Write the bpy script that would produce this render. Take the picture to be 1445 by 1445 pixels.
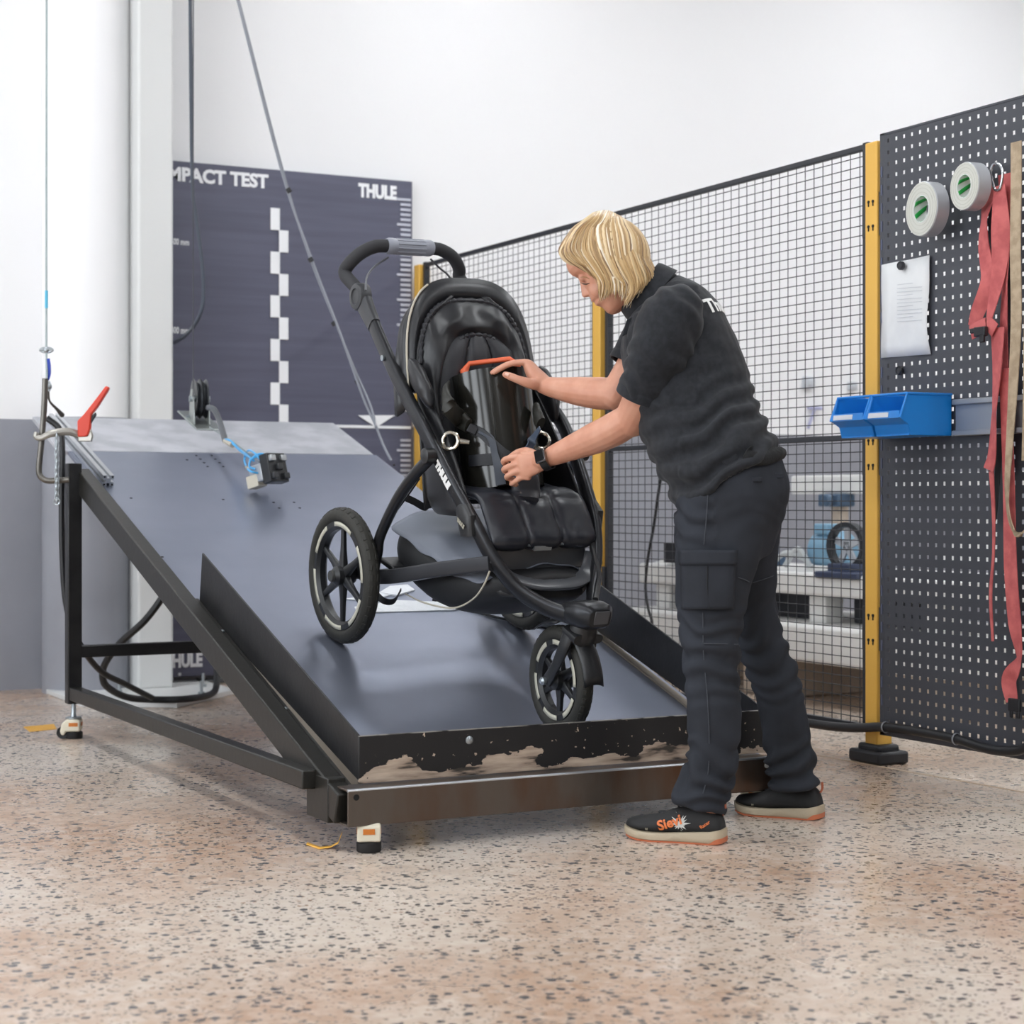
import bpy, bmesh, math, random
import numpy as np
from mathutils import Vector, Matrix
from mathutils import noise as mnoise
V = Vector
random.seed(7)
sc = bpy.context.scene
COL = sc.collection
for o in list(bpy.data.objects): bpy.data.objects.remove(o)

# ---------------------------------------------------------------- camera
FP, HC, CX, HY = 2600.0, 0.9, 722.5, 706.0          # focal length in pixels, eye height, image centre, horizon row
YAW = math.radians(27.66)
FD = V((math.sin(YAW), math.cos(YAW), 0)); RD = V((math.cos(YAW), -math.sin(YAW), 0)); UP = V((0, 0, 1))
CAM = V((0, 0, HC))
cd = bpy.data.cameras.new('camera'); cam = bpy.data.objects.new('camera', cd); COL.objects.link(cam)
cam.location = CAM; cam.rotation_euler = (math.pi/2, 0, -YAW)
cd.sensor_width = 36; cd.lens = FP/1445*36; cd.shift_y = -(722.5-HY)/1445
cd.clip_start = 0.05; cd.clip_end = 100
cd.dof.use_dof = True; cd.dof.focus_distance = 5.3; cd.dof.aperture_fstop = 4.5
sc.camera = cam
# ---------------------------------------------------------------- view and world
sc.view_settings.view_transform = 'Standard'; sc.view_settings.look = 'None'
sc.view_settings.exposure = 0.9; sc.view_settings.gamma = 1.0; sc.view_settings.use_curve_mapping = False
w = bpy.data.worlds.new('sky'); sc.world = w; w.use_nodes = True
w.node_tree.nodes['Background'].inputs[0].default_value = (0.75, 0.86, 1.0, 1)
w.node_tree.nodes['Background'].inputs[1].default_value = 1.0
# ---------------------------------------------------------------- unseen area lamps added along the walls as daylight
def area(name, loc, rot, sx, sy, power, col):
    l = bpy.data.lights.new(name, 'AREA'); l.shape = 'RECTANGLE'; l.size = sx; l.size_y = sy; l.energy = power; l.color = col
    o = bpy.data.objects.new(name, l); COL.objects.link(o); o.location = loc; o.rotation_euler = rot
    return o
SIDE_LAMPS = [(-3.93, yy, 2.3) for yy in (0.2, 3.2, 6.2)]
for p in SIDE_LAMPS: area('window_daylight', p, (0, math.radians(-90), 0), 2.6, 2.0, 60, (0.90, 0.95, 1.0))
for p in [(-1.4, -3.93, 2.3), (2.2, -3.93, 2.3), (5.8, -3.93, 2.3)]: area('window_daylight', p, (math.radians(90), 0, 0), 2.4, 2.6, 10, (0.93, 0.97, 1.0))

# ---------------------------------------------------------------- measuring: a spot in the photograph put at its own distance
def ray(x, y): return FD + RD*((x-CX)/FP) - UP*((y-HY)/FP)
def pd(x, y, d): return CAM + ray(x, y)*d
def on(x, y, n, c):
    r = ray(x, y); return CAM + r*((c-n.dot(CAM))/n.dot(r))
def atX(x, y, v): return on(x, y, V((1, 0, 0)), v)
def atY(x, y, v): return on(x, y, V((0, 1, 0)), v)
def atZ(x, y, v=0.0): return on(x, y, V((0, 0, 1)), v)

# ---------------------------------------------------------------- materials
def lin(h):
    if isinstance(h, str):
        c = [int(h[i:i+2], 16)/255 for i in (0, 2, 4)]
        return tuple(x/12.92 if x <= .04045 else ((x+.055)/1.055)**2.4 for x in c) + (1,)
    return tuple(h)+(1,)
MATS = {}
def mat(name, col, rough=.5, metal=0., col2=None, ns=8., nd=4., nlo=.4, nhi=.6, bs=0., bst=0., spec=.5, stretch=None, coat=0., bd=.01, sheen=0.):
    if name in MATS: return MATS[name]
    m = bpy.data.materials.new(name); m.use_nodes = True; MATS[name] = m
    nt = m.node_tree; N = nt.nodes; L = nt.links; b = N['Principled BSDF']
    b.inputs['Base Color'].default_value = lin(col); b.inputs['Roughness'].default_value = rough
    b.inputs['Metallic'].default_value = metal; b.inputs['Specular IOR Level'].default_value = spec
    b.inputs['Coat Weight'].default_value = coat
    if sheen: b.inputs['Sheen Weight'].default_value = sheen
    tc = N.new('ShaderNodeTexCoord'); src = tc.outputs['Object']
    if stretch:
        mp = N.new('ShaderNodeMapping'); mp.inputs['Scale'].default_value = stretch; L.new(src, mp.inputs[0]); src = mp.outputs[0]
    if col2 is not None:
        n = N.new('ShaderNodeTexNoise'); n.inputs['Scale'].default_value = ns; n.inputs['Detail'].default_value = nd; L.new(src, n.inputs[0])
        r = N.new('ShaderNodeMapRange'); r.inputs[1].default_value = nlo; r.inputs[2].default_value = nhi; L.new(n.outputs[0], r.inputs[0])
        x = N.new('ShaderNodeMix'); x.data_type = 'RGBA'; x.inputs[6].default_value = lin(col); x.inputs[7].default_value = lin(col2)
        L.new(r.outputs[0], x.inputs[0]); L.new(x.outputs[2], b.inputs['Base Color'])
    if bst:
        n = N.new('ShaderNodeTexNoise'); n.inputs['Scale'].default_value = bs; n.inputs['Detail'].default_value = 5; L.new(src, n.inputs[0])
        p = N.new('ShaderNodeBump'); p.inputs['Strength'].default_value = bst; p.inputs['Distance'].default_value = bd
        L.new(n.outputs[0], p.inputs['Height']); L.new(p.outputs[0], b.inputs['Normal'])
    return m

# ---------------------------------------------------------------- geometry
def rotz(a): return Matrix.Rotation(a, 3, 'Z')
def basis(x, y, z): return Matrix((x, y, z)).transposed()
def spl(pts, n=8, closed=False):
    P = [np.array(p, float) for p in pts]; out = []; m = len(P); rng = m if closed else m-1
    for i in range(rng):
        p0 = P[(i-1) % m] if closed or i > 0 else 2*P[0]-P[1]
        p1 = P[i]; p2 = P[(i+1) % m]
        p3 = P[(i+2) % m] if closed or i+2 < m else 2*P[-1]-P[-2]
        for k in range(n):
            t = k/n; out.append(.5*(2*p1+(p2-p0)*t+(2*p0-5*p1+4*p2-p3)*t*t+(3*p1-p0-3*p2+p3)*t**3))
    if not closed: out.append(P[-1])
    return [V(p) if len(p) == 3 else p for p in out]
def vspl(vals, n): return [float(x[0]) for x in spl([[v] for v in vals], n)]
def circ(n, a=1., b=1., e=2.):
    out = []
    for i in range(n):
        t = 2*math.pi*i/n; c, s = math.cos(t), math.sin(t)
        out.append((a*math.copysign(abs(c)**(2/e), c), b*math.copysign(abs(s)**(2/e), s)))
    return out
class G:
    def __init__(s): s.v = []; s.f = []
    def add(s, v, f):
        n = len(s.v); s.v += [tuple(p) for p in v]; s.f += [tuple(i+n for i in q) for q in f]; return s
    def box(s, c, d, M=None):
        c = V(c); vs = []
        for i in (-.5, .5):
            for j in (-.5, .5):
                for k in (-.5, .5):
                    q = V((i*d[0], j*d[1], k*d[2])); vs.append(c+(M @ q if M else q))
        return s.add(vs, [(0, 1, 3, 2), (4, 6, 7, 5), (0, 4, 5, 1), (2, 3, 7, 6), (0, 2, 6, 4), (1, 5, 7, 3)])
    def loft(s, rings, cap=True, closed=False):
        n = len(rings[0]); vs = [p for r in rings for p in r]; fs = []; m = len(rings)
        for i in range(m if closed else m-1):
            a = i*n; b = ((i+1) % m)*n
            for j in range(n): k = (j+1) % n; fs.append((a+j, a+k, b+k, b+j))
        if cap and not closed: fs.append(tuple(range(n-1, -1, -1))); fs.append(tuple((m-1)*n+j for j in range(n)))
        return s.add(vs, fs)
    def sheet(s, rows):
        n = len(rows[0]); fs = []
        for i in range(len(rows)-1):
            for j in range(n-1): fs.append((i*n+j, i*n+j+1, (i+1)*n+j+1, (i+1)*n+j))
        return s.add([p for r in rows for p in r], fs)
    def tube(s, path, r, n=10, cap=True, closed=False, prof=None, up=None, rnd=False):
        path = [V(p) for p in path]; m = len(path)
        rr = r if isinstance(r, (list, tuple)) else [r]*m
        if len(rr) != m: rr = list(np.interp(np.linspace(0, 1, m), np.linspace(0, 1, len(rr)), rr))
        T = []
        for i in range(m):
            a = path[(i-1) % m] if closed or i > 0 else path[0]; b = path[(i+1) % m] if closed or i < m-1 else path[-1]
            t = b-a; T.append(t.normalized() if t.length > 1e-9 else V((0, 0, 1)))
        u = V(up) if up is not None else (V((0, 0, 1)) if abs(T[0].z) < .9 else V((1, 0, 0)))
        u = (u-T[0]*u.dot(T[0])).normalized(); rings = []
        pf = prof or circ(n)
        for i in range(m):
            if up is not None: u = V(up)
            u = (u-T[i]*u.dot(T[i])).normalized(); w_ = T[i].cross(u)
            rings.append([path[i]+(u*a+w_*b)*rr[i] for a, b in pf])
        if rnd:
            def dome(i, sg):
                o = []
                for k in (2, 1):
                    an = k*math.pi/6.2; q = rings[i]
                    o.append([path[i]+(V(p)-path[i])*math.cos(an)+T[i]*sg*rr[i]*math.sin(an) for p in q])
                return o
            a = dome(0, -1); b = dome(m-1, 1); rings = a+rings+b[::-1]
        return s.loft(rings, cap, closed)
    def lathe(s, prof, n=24, M=None, o=(0, 0, 0), closed=False):
        o = V(o); rings = []
        for r, z in prof:
            ring = []
            for i in range(n):
                t = 2*math.pi*i/n; q = V((r*math.cos(t), r*math.sin(t), z)); ring.append(o+(M @ q if M else q))
            rings.append(ring)
        return s.loft(rings, True, closed)
    def prism(s, poly, a, b, M=None, o=(0, 0, 0)):
        o = V(o); n = len(poly)
        vs = [V((x, y, a)) for x, y in poly]+[V((x, y, b)) for x, y in poly]
        vs = [o+(M @ q if M else q) for q in vs]
        return s.add(vs, [tuple(range(n-1, -1, -1)), tuple(range(n, 2*n))]+[(i, (i+1) % n, n+(i+1) % n, n+i) for i in range(n)])
    def ell(s, c, r, M=None, n=16, m=10):
        c = V(c); rings = []
        for i in range(1, m):
            a = math.pi*i/m-math.pi/2; rings.append([])
            for j in range(n):
                t = 2*math.pi*j/n; q = V((r[0]*math.cos(a)*math.cos(t), r[1]*math.cos(a)*math.sin(t), r[2]*math.sin(a)))
                rings[-1].append(c+(M @ q if M else q))
        return s.loft(rings)
    def ribbon(s, path, wid, th, side):
        """flat strap of real thickness; side = direction of its width (one, or one per point)"""
        path = [V(p) for p in path]; m = len(path); rings = []
        ww = wid if isinstance(wid, (list, tuple)) else [wid]*m
        if len(ww) != m: ww = list(np.interp(np.linspace(0, 1, m), np.linspace(0, 1, len(ww)), ww))
        sl = side if isinstance(side, list) else [side]*m
        if len(sl) != m:
            a = np.array([list(x) for x in sl]); ii = np.linspace(0, len(sl)-1, m)
            sl = [V([np.interp(t, range(len(sl)), a[:, k]) for k in range(3)]) for t in ii]
        for i in range(m):
            t = (path[min(i+1, m-1)]-path[max(i-1, 0)]).normalized(); a = V(sl[i]); a = (a-t*a.dot(t)).normalized(); b = t.cross(a)
            rings.append([path[i]+a*(x*ww[i]/2)+b*(y*th/2) for x, y in ((-1, -1), (1, -1), (1, 1), (-1, 1))])
        return s.loft(rings)
    def mesh(s, name, smooth=35.):
        me = bpy.data.meshes.new(name); me.from_pydata(s.v, [], s.f)
        bm = bmesh.new(); bm.from_mesh(me); bmesh.ops.recalc_face_normals(bm, faces=bm.faces); bm.to_mesh(me); bm.free()
        if smooth:
            me.polygons.foreach_set('use_smooth', [True]*len(me.polygons)); me.set_sharp_from_angle(angle=math.radians(smooth))
        return me
PM = {}
def thing(name, label, cat, loc=(0, 0, 0), M=None, group=None, kind=None):
    o = bpy.data.objects.new(name, None); COL.objects.link(o); o.empty_display_size = .05
    mw = Matrix.Translation(V(loc)) @ (M.to_4x4() if M else Matrix.Identity(4))
    o.matrix_world = mw; PM[o.name] = mw
    return tag(o, label, cat, group, kind)
def tag(o, label=None, cat=None, group=None, kind=None):
    if label: o['label'] = label
    if cat: o['category'] = cat
    if group: o['group'] = group
    if kind: o['kind'] = kind
    return o
def obj(name, g, m, parent=None, smooth=35., bev=0., local=False, sub=0, label=None, loc=None, mods=None):
    """one mesh object; coordinates are in the room unless local (then in the parent's frame); top-level ones get their origin at the base centre"""
    me = g.mesh(name, smooth) if isinstance(g, G) else g
    if parent is not None:
        if not local: me.transform(PM[parent.name].inverted())
        o = bpy.data.objects.new(name, me); COL.objects.link(o); o.parent = parent; PM[o.name] = PM[parent.name]
    else:
        if loc is None:
            a = np.array([v.co[:] for v in me.vertices]); loc = V(((a[:, 0].min()+a[:, 0].max())/2, (a[:, 1].min()+a[:, 1].max())/2, a[:, 2].min()))
        loc = V(loc); me.transform(Matrix.Translation(-loc))
        o = bpy.data.objects.new(name, me); COL.objects.link(o); o.location = loc; PM[o.name] = Matrix.Translation(loc)
    if m is not None and not me.materials: me.materials.append(m)
    if bev:
        b = o.modifiers.new('bevel', 'BEVEL'); b.width = bev; b.segments = 2; b.limit_method = 'ANGLE'; b.angle_limit = math.radians(40)
    if sub:
        b = o.modifiers.new('sub', 'SUBSURF'); b.levels = sub; b.render_levels = sub
    if label: o['label'] = label
    return o
def again(o, parent, M=None, loc=None):
    """another copy of one part (shared mesh) under parent"""
    c = o.copy(); COL.objects.link(c); c.parent = parent; PM[c.name] = PM[parent.name]
    if M is not None: c.matrix_local = M
    if loc is not None: c.location = loc
    return c
def copy_tree(o, parent=None):
    c = o.copy(); COL.objects.link(c); c.parent = parent
    for ch in list(o.children): copy_tree(ch, c)
    return c
def evald(me, mods):
    t = bpy.data.objects.new('tmp', me); COL.objects.link(t)
    for ty, kw in mods:
        md = t.modifiers.new('m', ty)
        for k, v in kw.items(): setattr(md, k, v)
    bpy.context.view_layer.update()
    r = bpy.data.meshes.new_from_object(t.evaluated_get(bpy.context.evaluated_depsgraph_get()))
    bpy.data.objects.remove(t)
    return r
def vox(g, size, it=6, fac=.5):
    me = evald(g.mesh('v', 0), [('REMESH', dict(mode='VOXEL', voxel_size=size)), ('SMOOTH', dict(iterations=it, factor=fac))])
    me.polygons.foreach_set('use_smooth', [True]*len(me.polygons))
    return me
def text_g(txt, size, depth=.002, off=.0, align='LEFT', sx=1., shear=0.):
    c = bpy.data.curves.new('t', 'FONT'); c.body = txt; c.size = size; c.extrude = depth; c.offset = off; c.align_x = align; c.shear = shear
    c.resolution_u = 3
    t = bpy.data.objects.new('t', c); COL.objects.link(t); bpy.context.view_layer.update()
    me = bpy.data.meshes.new_from_object(t.evaluated_get(bpy.context.evaluated_depsgraph_get()))
    g = G(); g.v = [(v.co.x*sx, v.co.y, v.co.z) for v in me.vertices]; g.f = [tuple(p.vertices) for p in me.polygons]
    bpy.data.objects.remove(t); return g
def xf(g, M, o):
    o = V(o); g.v = [tuple(o+M @ V(p)) for p in g.v]; return g
# ================================================================ room
def floor_mat():
    m = bpy.data.materials.new('chip_floor'); m.use_nodes = True; nt = m.node_tree; N = nt.nodes; L = nt.links; b = N['Principled BSDF']
    tc = N.new('ShaderNodeTexCoord')
    def noise(s, d=4):
        n = N.new('ShaderNodeTexNoise'); n.inputs['Scale'].default_value = s; n.inputs['Detail'].default_value = d; L.new(tc.outputs['Object'], n.inputs[0]); return n.outputs[0]
    def rng(src, a, c, lo=0., hi=1.):
        r = N.new('ShaderNodeMapRange'); r.inputs[1].default_value = a; r.inputs[2].default_value = c; r.inputs[3].default_value = lo; r.inputs[4].default_value = hi; L.new(src, r.inputs[0]); return r.outputs[0]
    def mix(f, a, c):
        x = N.new('ShaderNodeMix'); x.data_type = 'RGBA'; L.new(f, x.inputs[0])
        for k, q in ((6, a), (7, c)):
            if isinstance(q, tuple): x.inputs[k].default_value = q
            else: L.new(q, x.inputs[k])
        return x.outputs[2]
    base = mix(rng(noise(1.1, 5), .40, .62), lin('cdbfb1'), lin('b0927b'))
    base = mix(rng(noise(30, 3), .4, .75, 0, .35), base, lin('e6ddd2'))
    def chips(scale, keep, size):
        v = N.new('ShaderNodeTexVoronoi'); v.inputs['Scale'].default_value = scale; v.inputs['Randomness'].default_value = 1.0
        d = N.new('ShaderNodeTexNoise'); d.inputs['Scale'].default_value = scale*1.3; L.new(tc.outputs['Object'], d.inputs[0])
        mx = N.new('ShaderNodeMix'); mx.data_type = 'VECTOR'; mx.inputs[0].default_value = .012
        L.new(tc.outputs['Object'], mx.inputs[4]); L.new(d.outputs[1], mx.inputs[5]); L.new(mx.outputs[1], v.inputs[0])
        s = N.new('ShaderNodeSeparateColor'); L.new(v.outputs['Color'], s.inputs[0])
        g = N.new('ShaderNodeMath'); g.operation = 'GREATER_THAN'; g.inputs[1].default_value = keep; L.new(s.outputs[0], g.inputs[0])
        r = N.new('ShaderNodeMath'); r.operation = 'MULTIPLY'; r.inputs[1].default_value = size; L.new(s.outputs[1], r.inputs[0])
        q = N.new('ShaderNodeMath'); q.operation = 'LESS_THAN'; L.new(v.outputs['Distance'], q.inputs[0]); L.new(r.outputs[0], q.inputs[1])
        o = N.new('ShaderNodeMath'); o.operation = 'MULTIPLY'; L.new(g.outputs[0], o.inputs[0]); L.new(q.outputs[0], o.inputs[1]); return o.outputs[0]
    base = mix(chips(46, .25, .47), base, lin('4a4b4e'))
    base = mix(chips(92, .30, .44), base, lin('6b6560'))
    base = mix(chips(70, .8, .35), base, lin('8d6f5d'))
    L.new(base, b.inputs['Base Color'])
    L.new(rng(noise(2.2, 4), .3, .7, .16, .34), b.inputs['Roughness'])
    p = N.new('ShaderNodeBump'); p.inputs['Strength'].default_value = .05; p.inputs['Distance'].default_value = .004; L.new(noise(14), p.inputs['Height']); L.new(p.outputs[0], b.inputs['Normal'])
    return m
def wall_mat(name, upper, lower, z):
    m = mat(name, upper, .6, bs=40, bst=.06); nt = m.node_tree; N = nt.nodes; L = nt.links; b = N['Principled BSDF']
    tc = N.new('ShaderNodeTexCoord'); s = N.new('ShaderNodeSeparateXYZ'); L.new(tc.outputs['Object'], s.inputs[0])
    g = N.new('ShaderNodeMath'); g.operation = 'LESS_THAN'; g.inputs[1].default_value = z; L.new(s.outputs[2], g.inputs[0])
    n = N.new('ShaderNodeTexNoise'); n.inputs['Scale'].default_value = 3; n.inputs['Detail'].default_value = 6; L.new(tc.outputs['Object'], n.inputs[0])
    r = N.new('ShaderNodeMapRange'); r.inputs[1].default_value = .3; r.inputs[2].default_value = .7; r.inputs[3].default_value = .9; r.inputs[4].default_value = 1.05; L.new(n.outputs[0], r.inputs[0])
    v = N.new('ShaderNodeMix'); v.data_type = 'RGBA'; v.blend_type = 'MULTIPLY'; v.inputs[0].default_value = 1; v.inputs[6].default_value = lin(lower); L.new(r.outputs[0], v.inputs[7])
    x = N.new('ShaderNodeMix'); x.data_type = 'RGBA'; x.inputs[6].default_value = lin(upper); L.new(v.outputs[2], x.inputs[7]); L.new(g.outputs[0], x.inputs[0])
    L.new(x.outputs[2], b.inputs['Base Color'])
    ro = N.new('ShaderNodeMapRange'); ro.inputs[3].default_value = .6; ro.inputs[4].default_value = .32; L.new(g.outputs[0], ro.inputs[0]); L.new(ro.outputs[0], b.inputs['Roughness'])
    return m
DADO = 1.286; YB = 8.85; ZC = 4.6
mw = wall_mat('two_tone_wall', 'f3f3f4', '9698a0', DADO)
white = mat('white_wall', 'efeff0', .6, bs=40, bst=.05)
def struct(name, g, m, label, cat, **k): return tag(obj(name, g, m, **k), label, cat, kind='structure')
struct('floor', G().box((2.5, 2.4, -.06), (13.2, 13.1, .12)), floor_mat(), 'beige polished concrete floor with dark stone chips', 'floor')
struct('ceiling', G().box((2.5, 2.4, ZC+.06), (13.2, 13.1, .12)), mat('ceiling_grey', 'a4a6aa', .7), 'grey ceiling of the test hall', 'ceiling')
struct('wall_back', G().box((2.5, YB+.05, ZC/2), (13.2, .1, ZC)), mw, 'back wall, white above and grey painted below', 'wall')
struct('wall_right', G().box((9.05, 2.4, ZC/2), (.1, 13, ZC)), mw, 'right wall of the hall, white above grey', 'wall')
struct('wall_front', G().box((2.5, -4.05, ZC/2), (13.2, .1, ZC)), mat('dim_wall', '55575c', .7), 'grey wall behind the viewer', 'wall')
struct('wall_left', G().box((-4.05, 2.4, ZC/2), (.1, 13, ZC)), mat('left_wall_grey', '8b8d92', .7), 'grey wall on the left with daylight windows', 'wall')
g = G().lathe([(.205, 0), (.205, ZC)], 48, o=(2.26, 8.64, 0))
struct('round_pillar', g, mw, 'round pillar, white above and grey painted below, against back wall', 'pillar')
for i, p in enumerate(SIDE_LAMPS+[(-1.4, -3.93, 2.3), (2.2, -3.93, 2.3), (5.8, -3.93, 2.3)]):  # frames added around the unseen daylight lamps; the walls have no openings
    lft = p[0] < -3.9; w2, h2 = (1.05, 1.35) if lft else (1.25, 1.35); g = G()
    def wbx(a, z, da, dz): g.box((p[0]-.03, p[1]+a, p[2]+z) if lft else (p[0]+a, p[1]-.03, p[2]+z), (.06, da, dz) if lft else (da, .06, dz))
    for s in (-1, 1): wbx(s*w2, 0, .06, 2*h2); wbx(0, s*h2, 2*w2+.06, .06)
    struct('window_%d' % (i+1), g, mat('window_frame_white', 'e6e6e4', .4), 'white framed daylight window in the wall', 'window')
p0, p1 = atZ(1120, 1060), atZ(1450, 1119); d_ = (p1-p0).normalized(); n_ = V((-d_.y, d_.x, 0))*.007
struct('trim_1', G().prism([(q.x, q.y) for q in (p0-n_, p1-n_, p1+n_, p0+n_)], .0, .0008), mat('floor_joint', 'b59c80', .5), 'thin tan joint line across the floor', 'floor joint')
# ceiling luminaires
def emit(name, col, st):
    m = bpy.data.materials.new(name); m.use_nodes = True; b = m.node_tree.nodes['Principled BSDF']
    b.inputs['Base Color'].default_value = (.9, .9, .9, 1); b.inputs['Emission Color'].default_value = col+(1,); b.inputs['Emission Strength'].default_value = st
    return m
EM = emit('lamp_diffuser', (.955, .98, 1.), 12.0)
lt = None
for i, (x, y) in enumerate([(a, b) for a in (-2.4, .9, 4.3, 7.4) for b in (-1.6, 1.3, 4.2, 7.0)]):
    lbl = 'long white ceiling light above the hall'
    if lt is None:
        lt = thing('ceiling_light', lbl, 'lamp', (x, y, ZC), group='ceiling lights of the hall')
        obj('housing', G().box((0, 0, -.035), (.34, 1.7, .07)), white, lt, local=True, bev=.006)
        obj('diffuser', G().box((0, 0, -.078), (.30, 1.64, .014)), EM, lt, local=True)
    else:
        c = copy_tree(lt); c.location = (x, y, ZC)

# ================================================================ black impact-test board on the back wall
YF = 8.79
bw = mat('board_print_white', 'f7f8fb', .5); bg = mat('board_print_grey', 'c3c6d2', .5)
bblk = mat('board_black', '555668', .40, col2='5f6073', ns=5, nlo=.3, nhi=.7, stretch=(.3, 1, 6))  # bluish haze of reflections is put into the board's base colour
bd = thing('impact_test_board', 'tall black printed board with white checker strip and scale on back wall', 'board', (3.28, 8.82, 0))
obj('panel', G().box((3.29, 8.82, 1.3), (1.46, .05, 2.54)), bblk, bd, bev=.003)
RX = Matrix.Rotation(math.radians(90), 3, 'X')
def board_text(t, px0, px1, py0, py1, name, m, sx=None, off=.0, al='RIGHT'):
    """capital letters between two columns of the photograph, standing on row py1 (measured at the px1 end)"""
    a = atY(px1, py1, YF); b = atY(px1, py0, YF); c = atY(px0, py1, YF)
    h = b.z-a.z; g = text_g(t, h/.70, .0012, off*h)
    xs = [p[0] for p in g.v]; wd = max(xs)-min(xs); k = (a.x-c.x)/wd
    g.v = [((p[0]-max(xs))*k, p[1], p[2]) for p in g.v]
    return obj(name, xf(g, RX, (a.x, YF+.003, a.z)), m, bd, smooth=0)
board_text('IMPACT TEST', 231, 379, 247, 265, 'headline', bw, off=.06)
board_text('THULE', 506, 560, 263.5, 281, 'brand_lettering', bw, off=.075)
board_text('500 mm', 241, 267, 337.5, 346, 'height_figure', bw, off=.03)
board_text('400 mm', 241, 267, 462, 471, 'height_figure', bw, off=.03)
board_text('THULE', 232, 286, 921, 939.5, 'brand_lettering', bw, off=.075)
o = obj('round_dot', G().lathe([(.008, 0), (.008, .002)], 16, RX, atY(253.5, 951.5, YF)), bw, bd)
a = atY(381.6, 293, YF); b = atY(395, 293, YF); hh = .1118
sq = G().box((0, 0, 0), (b.x-a.x, .004, hh), None)
first = None
for k in range(20):
    cx_ = (a.x+b.x)/2 + (0 if k % 2 == 0 else (b.x-a.x)*.90); cz = a.z-hh/2-k*hh*.985
    if first is None: first = obj('checker_square', sq, bw, bd, local=True, bev=.004); first.location = (cx_-3.28, YF-8.82, cz)
    else: again(first, bd, loc=(cx_-3.28, YF-8.82, cz))
zt = atY(573, 282, YF).z; xr = 4.008; s0 = l0 = None
k = 0; z = zt
while z > .25:
    lng = k % 5 == 0; wdt = .075 if lng else .058
    if abs(z-1.29) > .06:
        if lng:
            if l0 is None: l0 = obj('scale_mark', G().box((0, 0, 0), (.078, .004, .013)), bg, bd, local=True); l0.location = (xr-.039-3.28, YF-8.82, z)
            else: again(l0, bd, loc=(xr-.039-3.28, YF-8.82, z))
        else:
            if s0 is None: s0 = obj('scale_mark', G().box((0, 0, 0), (.058, .004, .013)), bg, bd, local=True); s0.location = (xr-.029-3.28, YF-8.82, z)
            else: again(s0, bd, loc=(xr-.029-3.28, YF-8.82, z))
    k += 1; z -= .0262
p0 = atY(505, 586, YF); p1 = atY(557, 586, YF); p2 = atY(531, 603, YF)
obj('arrow_mark', G().prism([(p0.x, p0.z), (p2.x, p2.z), (p1.x, p1.z)], -.002, .002, RX, (0, YF, 0)), bw, bd, smooth=0)
p0 = atY(455, 601, YF); obj('level_line', G().box(((p0.x+xr)/2, YF, p0.z), (xr-p0.x, .004, .014)), bw, bd)

# ================================================================ pale square steel column on a bolted plate
colm = mat('pale_grey_paint', 'd9dad9', .45, bs=60, bst=.03)
st = thing('steel_column', 'pale grey square steel column on a bolted floor plate', 'column', (2.52, 8.49, 0))
obj('shaft', G().box((2.521, 8.487, 2.31), (.17, .19, 4.58)), colm, st, bev=.012)
pl = obj('base_plate', G().prism([(2.06, 7.98), (2.42, 7.74), (2.84, 8.18), (2.84, 8.62), (2.06, 8.62)], 0, .022), colm, st, bev=.003)
zinc = mat('zinc', 'a9b0b4', .35, .9)
for x, y in ((2.32, 8.3), (2.62, 8.02), (2.74, 8.36)):
    b_ = obj('anchor_bolt', G().lathe([(.016, .022), (.016, .036), (.007, .037), (.007, .085)], 8, o=(x, y, 0)), zinc, st)

# ================================================================ fence: yellow posts, dark mesh panels
XF = 4.06
yel = mat('yellow_paint', 'e8b551', .45, bs=70, bst=.03); dark = mat('dark_fence_paint', '2c2e33', .45)
blackp = mat('black_plastic', '1d1e22', .5, bs=80, bst=.08)
def post(y, label):
    t = thing('fence_post', label, 'post', (XF, y, 0), group='yellow fence posts')
    obj('upright', G().box((XF, y, 1.095), (.065, .065, 2.07)), yel, t, bev=.004)
    ft = obj('foot', G().box((XF, y, .022), (.13, .17, .044)).box((XF, y, .05), (.09, .12, .03)), blackp, t, bev=.01)
    return t
posts = []
for y, l, zs in ((5.03, 'yellow fence post beside the perforated tool panel', (.42, 1.02, 1.84)), (6.90, 'yellow fence post seen between the stroller and the woman', (.5, 1.84)), (8.76, 'far yellow fence post at the edge of the black board', (1.84,))):
    t = post(y, l); posts.append(t)
    for zz in zs:
        for dz in (0, .085):
            for dy in (-.012, .012):
                q = G().lathe([(.0055, 0), (.0055, .003)], 10, Matrix.Rotation(math.radians(-90), 3, 'Y'), (XF-.0322, y+dy, zz+dz)).box((XF-.0337, y+dy, zz+dz-.009), (.003, .004, .014))
                obj('key_slot', q, mat('slot_black', '0c0c0e', .7), t)
        for s in (-1, 1):
            obj('clip', G().box((XF-.012, y+s*.045, zz+.04), (.03, .022, .15)), dark, t, bev=.003)
WR = .0017
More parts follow.
